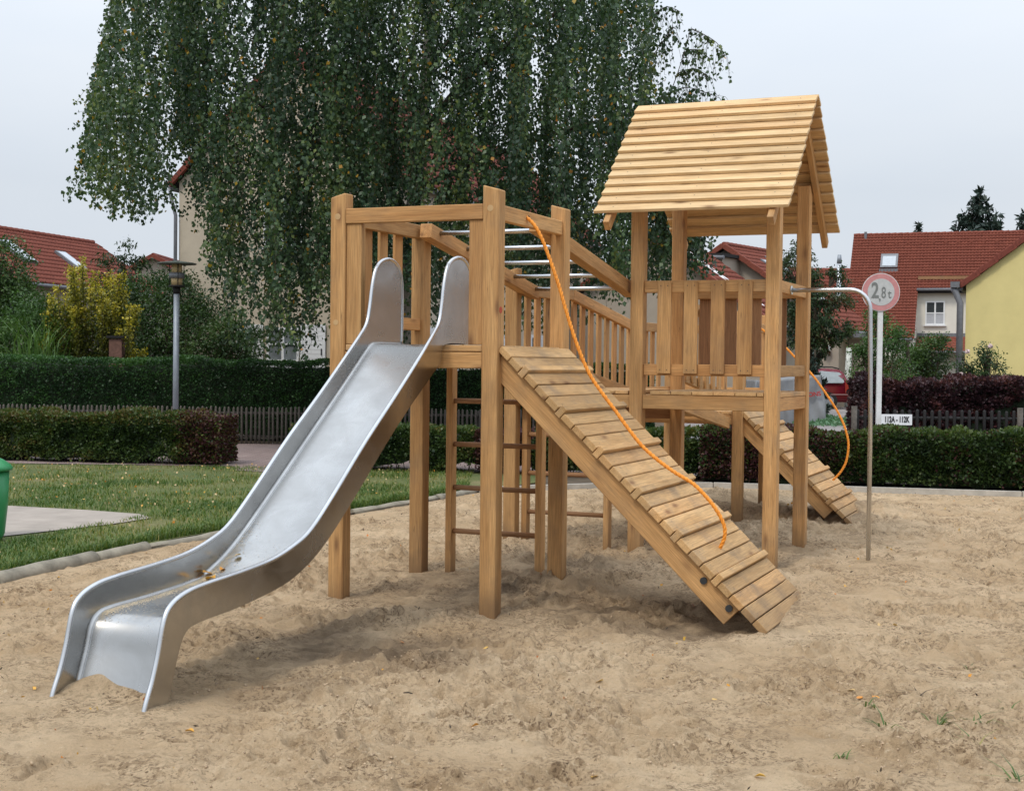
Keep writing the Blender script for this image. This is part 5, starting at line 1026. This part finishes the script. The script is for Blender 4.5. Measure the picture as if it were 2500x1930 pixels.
for k, (a, b, z, tone, lb) in enumerate([(-.832, -1.82, .438, .55, 'large orange leaf lying in the bend of the slide against its left cheek'), (-.775, -1.87, .420, .5, 'orange leaf below the large one in the bend of the slide'), (-.79, -1.75, .450, .6, 'small orange leaf to the right in the bend of the slide'), (-.77, -1.64, .510, .0, 'greenish leaf on the slide above the orange leaves')]):
    leaf_obj(None, tone, lb, .07 if k < 2 else .042, 40+k, 'leaves on the slide', FR @ Matrix.Translation((a, b, z)))
# weeds in the sand
WD = [(2160, 1775, .10, 'flat grass weed with the longest blades, left in the row'), (2295, 1765, .085, 'grass weed with upright blade in the middle of the weeds'), (2385, 1762, .085, 'grass weed with spreading blades right of the middle'), (2360, 1820, .09, 'reddish green grass weed nearest the camera at the right'), (2378, 1635, .06, 'small dark green sprout standing alone in the sand'), (2120, 1725, .07, 'thin grass stalk beside the orange leaves'), (2050, 1848, .05, 'tiny grass sprout low centre right'), (2460, 1735, .06, 'small grass tuft near the right picture edge'), (2250, 1700, .07, 'dry reddish twig-like weed behind the others'), (2490, 1905, .09, 'grass weed cut by the lower right corner')]
for k, (sx, sy, h_, lb) in enumerate(WD):
    g = np.random.default_rng(200+k); p = unproj(sx, sy, 0); z = float(sampleH(p.x, p.y)); p = unproj(sx, sy, z); n = 9
    me = blades(np.stack([g.normal(0, .016, n), g.normal(0, .016, n), np.full(n, -.005)], 1), h_*.55, .0085, 3.2, 300+k, g.random(n)*(.45 if k not in (3, 8) else 1.0)); o = link('weed', me, TWIG if k == 8 else L_GRASS, None, Matrix.Translation(p)); P(o, lb, 'weed', 'weeds in the sand')
for k, (sx, sy, r_, lb) in enumerate([(996, 1691, .3, 'dark short stick on the sand, upper of two'), (984, 1709, 0, 'dark short stick on the sand, lower of two'), (1855, 1697, .5, 'thin brown twig on the sand left of the weeds')]):
    p = unproj(sx, sy, 0); z = float(sampleH(p.x, p.y))+.006; p = unproj(sx, sy, z); o = link('stick', tube_me('stick', [Vector((-.022, 0, 0)), Vector((0, .003, .003)), Vector((.022, 0, 0))], [.003, .004, .0025], 6), TWIG, None, Matrix.Translation(p) @ Matrix.Rotation(-r_, 4, 'Z')); P(o, lb, 'stick', 'sticks on the sand')

# ------------------------------------------------------------------ fences
fe = world_root('picket_fence', -4.5, 24.8, 'long low grey picket fence of round-topped palings in front of the tall hedge', 'fence')
pm = tube_me('picket', [Vector((0, 0, 0)), Vector((0, 0, .66)), Vector((0, 0, .685)), Vector((0, 0, .697))], [.021, .021, .016, .006], 8); pm.materials.append(GREYW); ps = .0785
for k in range(int(13.2/ps)):
    x = -11.0+k*ps; link('picket', pm, GREYW, fe, Matrix.Translation((x+4.5+random.uniform(-.004, .004), random.uniform(-.004, .004), random.uniform(-.012, .01))) @ Matrix.Rotation(random.uniform(-.012, .012), 4, 'Y'))
for z in (.16, .575): WL('rail', tube_me('rail', [Vector((-11.1, 24.85, z)), Vector((-4, 24.85, z+.005)), Vector((2.3, 24.85, z))], .024, 8), GREYW, fe)
for k in range(6): WL('fence_post', tube_me('fence_post', [Vector((-10.6+k*2.5, 24.91, 0)), Vector((-10.6+k*2.5, 24.91, .66))], .04, 8), GREYW, fe)
fd = world_root('log_fence', 9.0, 26.0, 'dark stained fence of round upright logs before the purple hedge', 'fence')
pm = tube_me('paling', [Vector((0, 0, 0)), Vector((0, 0, .70)), Vector((0, 0, .725)), Vector((0, 0, .735))], [.031, .031, .024, .008], 8); pm.materials.append(DARKW)
for k in range(40): link('paling', pm, DARKW, fd, Matrix.Translation((-2.55+k*.139, random.uniform(-.005, .005), random.uniform(-.01, .01))))
for z in (.2, .575): WL('rail', tube_me('rail', [Vector((6.4, 26.07, z)), Vector((12.5, 26.07, z))], .032, 8), DARKW, fd)
for x in (6.38, 9.47): WL('fence_post', tube_me('fence_post', [Vector((x, 25.96, 0)), Vector((x, 25.96, .79))], .055, 9), GREYW, fd)

# ------------------------------------------------------------------ street lamp
lp = world_root('street_lamp', -5.31, 22, 'grey street lamp with flat round hat and glass lantern standing behind the left hedge', 'street lamp'); X, Y = -5.31, 22.0
WL('pole', tube_me('pole', [Vector((X, Y, 0)), Vector((X+.01, Y, 2.60))], .046, 14), GALV, lp); WL('collar', tube_me('collar', [Vector((X+.01, Y, 2.56)), Vector((X+.01, Y, 2.665))], [.055, .06], 14), DARKW, lp)
WL('lantern_base', tube_me('lantern_base', [Vector((X+.01, Y, 2.665)), Vector((X+.01, Y, 2.69))], [.125, .125], 18), DARKW, lp)
WL('lantern_glass', tube_me('lantern_glass', [Vector((X+.01, Y, 2.69)), Vector((X+.01, Y, 2.86))], [.085, .095], 18), AMBER, lp); WL('band', tube_me('band', [Vector((X+.01, Y, 2.80)), Vector((X+.01, Y, 2.885))], [.118, .118], 18), ZINC, lp); WL('upper_glass', tube_me('upper_glass', [Vector((X+.01, Y, 2.886)), Vector((X+.01, Y, 3.02))], [.082, .082], 18), AMBER, lp)
for k in range(4): a = .4+k*math.pi/2; WL('strut', tube_me('strut', [Vector((X+.01+.112*math.cos(a), Y+.112*math.sin(a), 2.68)), Vector((X+.01+.112*math.cos(a), Y+.112*math.sin(a), 3.03))], .008, 6), DARKW, lp)
WL('hat', tube_me('hat', [Vector((X+.01, Y, 3.02)), Vector((X+.01, Y, 3.034)), Vector((X+.01, Y, 3.045)), Vector((X+.01, Y, 3.075))], [.30, .31, .27, .05], 26), simple('mossy_hat', (.10, .12, .105), .7, var=.3), lp)

# ------------------------------------------------------------------ signs
sg_ = world_root('weight_limit_sign', 5.8, 22, 'faded round road sign with red ring reading 2,8t on a white square pole', 'road sign'); O = Matrix.Translation((-5.8, -22, 0))
WL('pole', (lambda m: (m.box((5.795, 22.03, 1.2), (.078, .05, 2.62)), m.me('pole'))[1])(MB()), WHITES, sg_)
def dsk(r, y0_, y1_, name, mat): return WL(name, tube_me(name, [Vector((5.79, y0_, 2.705)), Vector((5.79, y1_, 2.705))], r, 48), mat, sg_)
dsk(.300, 21.99, 22.0, 'rim_plate', WHITES); dsk(.290, 21.985, 21.99, 'red_ring', SIGNR); dsk(.212, 21.981, 21.985, 'inner_disc', SIGNW)
text(sg_, 'lettering', '2', .34, Matrix.Translation((-.105, -.024, 2.72)) @ UPR, GREYT, .72, .001, .006); text(sg_, 'lettering', ',', .22, Matrix.Translation((-.03, -.024, 2.645)) @ UPR, GREYT, 1, .001)
text(sg_, 'lettering', '8', .25, Matrix.Translation((.03, -.024, 2.69)) @ UPR, GREYT, .62, .001); text(sg_, 'lettering', 't', .20, Matrix.Translation((.125, -.024, 2.675)) @ UPR, GREYT, .9, .001)
ns = world_root('house_number_sign', 6.05, 21.94, 'small white sign reading 112A - 112K at the foot of the sign pole above the hedge', 'sign')
WL('plate', (lambda m: (m.box((6.06, 21.945, .703), (.485, .012, .168)), m.me('plate'))[1])(MB()), WHITE, ns); text(ns, 'lettering', '112A - 112K', .125, Matrix.Translation((.01, -.007, .703)) @ UPR, BLACK, .60, .001, .0045)

# ------------------------------------------------------------------ green litter bin at the left edge
bn = world_root('litter_bin', -4.34, 11.45, 'green plastic litter bin cut by the left picture edge on the lawn', 'litter bin')
def lath(prof, n=24): return [Vector((0, 0, z)) for r, z in prof], [r for r, z in prof]
for nm, prof in (('body', [(.175, 0), (.20, .06), (.225, .30), (.235, .575)]), ('lid', [(.258, .578), (.262, .60), (.245, .625), (.19, .665), (.12, .695), (.03, .71)])):
    p_, r_ = lath(prof); link(nm, tube_me(nm, p_, r_, 28), GREENP, bn, Matrix.Translation((-.035, 0, .03)))

# ------------------------------------------------------------------ red estate car, tarpaulins
ca = world_root('red_car', 9.6, 48.6, 'dark red estate car parked with its rear to the right behind the far ramp', 'car')
X0c = 7.3; prof = [(0, .35), (0.02, .62), (.15, .80), (1.05, .93), (1.75, 1.36), (2.2, 1.43), (3.6, 1.43), (4.02, 1.38), (4.25, .98), (4.42, .80), (4.45, .42), (4.36, .28), (.10, .26)]
bm = bmesh.new()
vs1 = [bm.verts.new((X0c+x, 47.8, z)) for x, z in prof]; fc = bm.faces.new(vs1); r_ = bmesh.ops.extrude_face_region(bm, geom=[fc]); 
for v in [v for v in r_['geom'] if isinstance(v, bmesh.types.BMVert)]: v.co.y += 1.66
for v in bm.verts:
    if v.co.z > 1.0: v.co.y += (.16 if v.co.y < 48.5 else -.16)*(v.co.z-.95)/.5
bmesh.ops.recalc_face_normals(bm, faces=bm.faces); bmesh.ops.bevel(bm, geom=list(bm.edges), offset=.05, segments=3, affect='EDGES'); WL('body', bm_mesh('body', bm, True), CARR, ca)
def side(name, pts, mat, off=.012):
    def yy2(z): return 47.8+(.16*(z-.95)/.5 if z > 1.0 else 0)
    mb = MB(); q_ = [Vector((X0c+x, yy2(z)-off, z)) for x, z in pts]; mb.prism(q_, (0, .02, 0)); WL(name, mb.me(name), mat, ca)
side('side_window', [(1.55, .97), (2.05, 1.31), (2.35, 1.35), (2.35, .96)], GLASS); side('side_window', [(2.42, .96), (2.42, 1.35), (3.15, 1.35), (3.15, .95)], GLASS)
side('rear_side_window', [(3.23, .93), (3.25, 1.33), (3.3, 1.345), (3.92, 1.30), (4.0, 1.24), (4.08, .97), (4.03, .93)], simple('pale_reflecting_glass', (.30, .34, .36), .15, spec=.9)); side('tail_light', [(4.12, .60), (4.12, .95), (4.2, .95), (4.30, .60)], simple('tail_lamp', (.30, .03, .015), .3)); side('side_trim', [(.3, .53), (.3, .56), (4.38, .56), (4.38, .53)], simple('pale_trim', (.35, .20, .20), .5))
WL('roof_rail', tube_me('roof_rail', [Vector((X0c+2.0, 48.02, 1.45)), Vector((X0c+2.2, 48.02, 1.48)), Vector((X0c+3.7, 48.02, 1.48)), Vector((X0c+3.95, 48.02, 1.42))], .022, 7), BLACK, ca)
for x in (.85, 3.55):
    for y in (47.9, 49.3):
        w_ = WL('wheel', tube_me('wheel', [Vector((X0c+x, y-.11, .31)), Vector((X0c+x, y+.11, .31))], .31, 24), RUBBER, ca); hb = tube_me('rim', [Vector((X0c+x, y-.12, .31)), Vector((X0c+x, y-.105, .31))], .19, 16); link('rim', hb, GALV, w_)
def tarp(name, x0, x1, y0, y1, h, label, seed, lettering=None):
    e = world_root(name, (x0+x1)/2, y0, label, 'covered vehicle'); nx_, nz_ = 40, 22; V = []; Fc = []; g = np.random.default_rng(seed)
    ring = [(x0, y1), (x0, y0), (x1, y0), (x1, y1)]; per = []
    for (ax, ay), (bx_, by_) in zip(ring, ring[1:]+ring[:1]):
        for k in range(24): per.append((ax+(bx_-ax)*k/24, ay+(by_-ay)*k/24))
    m = len(per); cx, cy = (x0+x1)/2, (y0+y1)/2
    for j in range(nz_+1):
        t = j/nz_; zz_ = h*t
        for i, (px_, py_) in enumerate(per):
            f_ = 1-.16*t**1.6+.055*math.sin(i*.55+3*math.sin(t*2.2+i*.05))*(1-t*.4)+.035*math.sin(i*1.37+t*5)
            dz = .06*math.sin(px_*2.1+seed)*t; V.append((cx+(px_-cx)*f_, cy+(py_-cy)*f_, max(.02, zz_+dz)))
    for j in range(nz_):
        for i in range(m): i2 = (i+1) % m; Fc.append((j*m+i, j*m+i2, (j+1)*m+i2, (j+1)*m+i))
    Fc.append(tuple(nz_*m+i for i in range(m))); WL('cover', mesh('cover', V, Fc, True), TARP, e)
    if lettering: text(e, 'lettering', lettering, .16, Matrix.Translation((x1-.30-(x0+x1)/2, -.02, .80)) @ Matrix.Rotation(-.12, 4, 'Y') @ UPR, simple('red_print', (.42, .03, .03), .6), 1, .004, .004)
    return e
tarp('covered_vehicle', 6.55, 8.02, 35.6, 37.2, 1.24, 'grey tarpaulin cover with red print standing right behind the roofed tower post', 3, 'ONS')
tarp('covered_vehicle', 5.9, 6.5, 34.0, 36.0, 1.2, 'second smaller grey tarpaulin seen below the roofed tower railing', 4)
g = np.random.default_rng(121); n = 5000; x = 8.3+g.normal(0, .45, n); y = 36.4+g.normal(0, 1.0, n); z = .04+.16*g.random(n)*np.exp(-((x-8.2)/.6)**2); o = link('ground_cover', leafmesh('ground_cover', np.stack([x, y, z], 1), .08, .7, 0, .3+.5*g.random(n), .4, None, 122), leaf_mat('pale_ground_cover', [(0.0, (.05, .12, .06)), (1.0, (.16, .30, .17))])); P(o, 'pale green ground cover plants on the drive beside the grey cover', 'ground cover', kind='stuff')
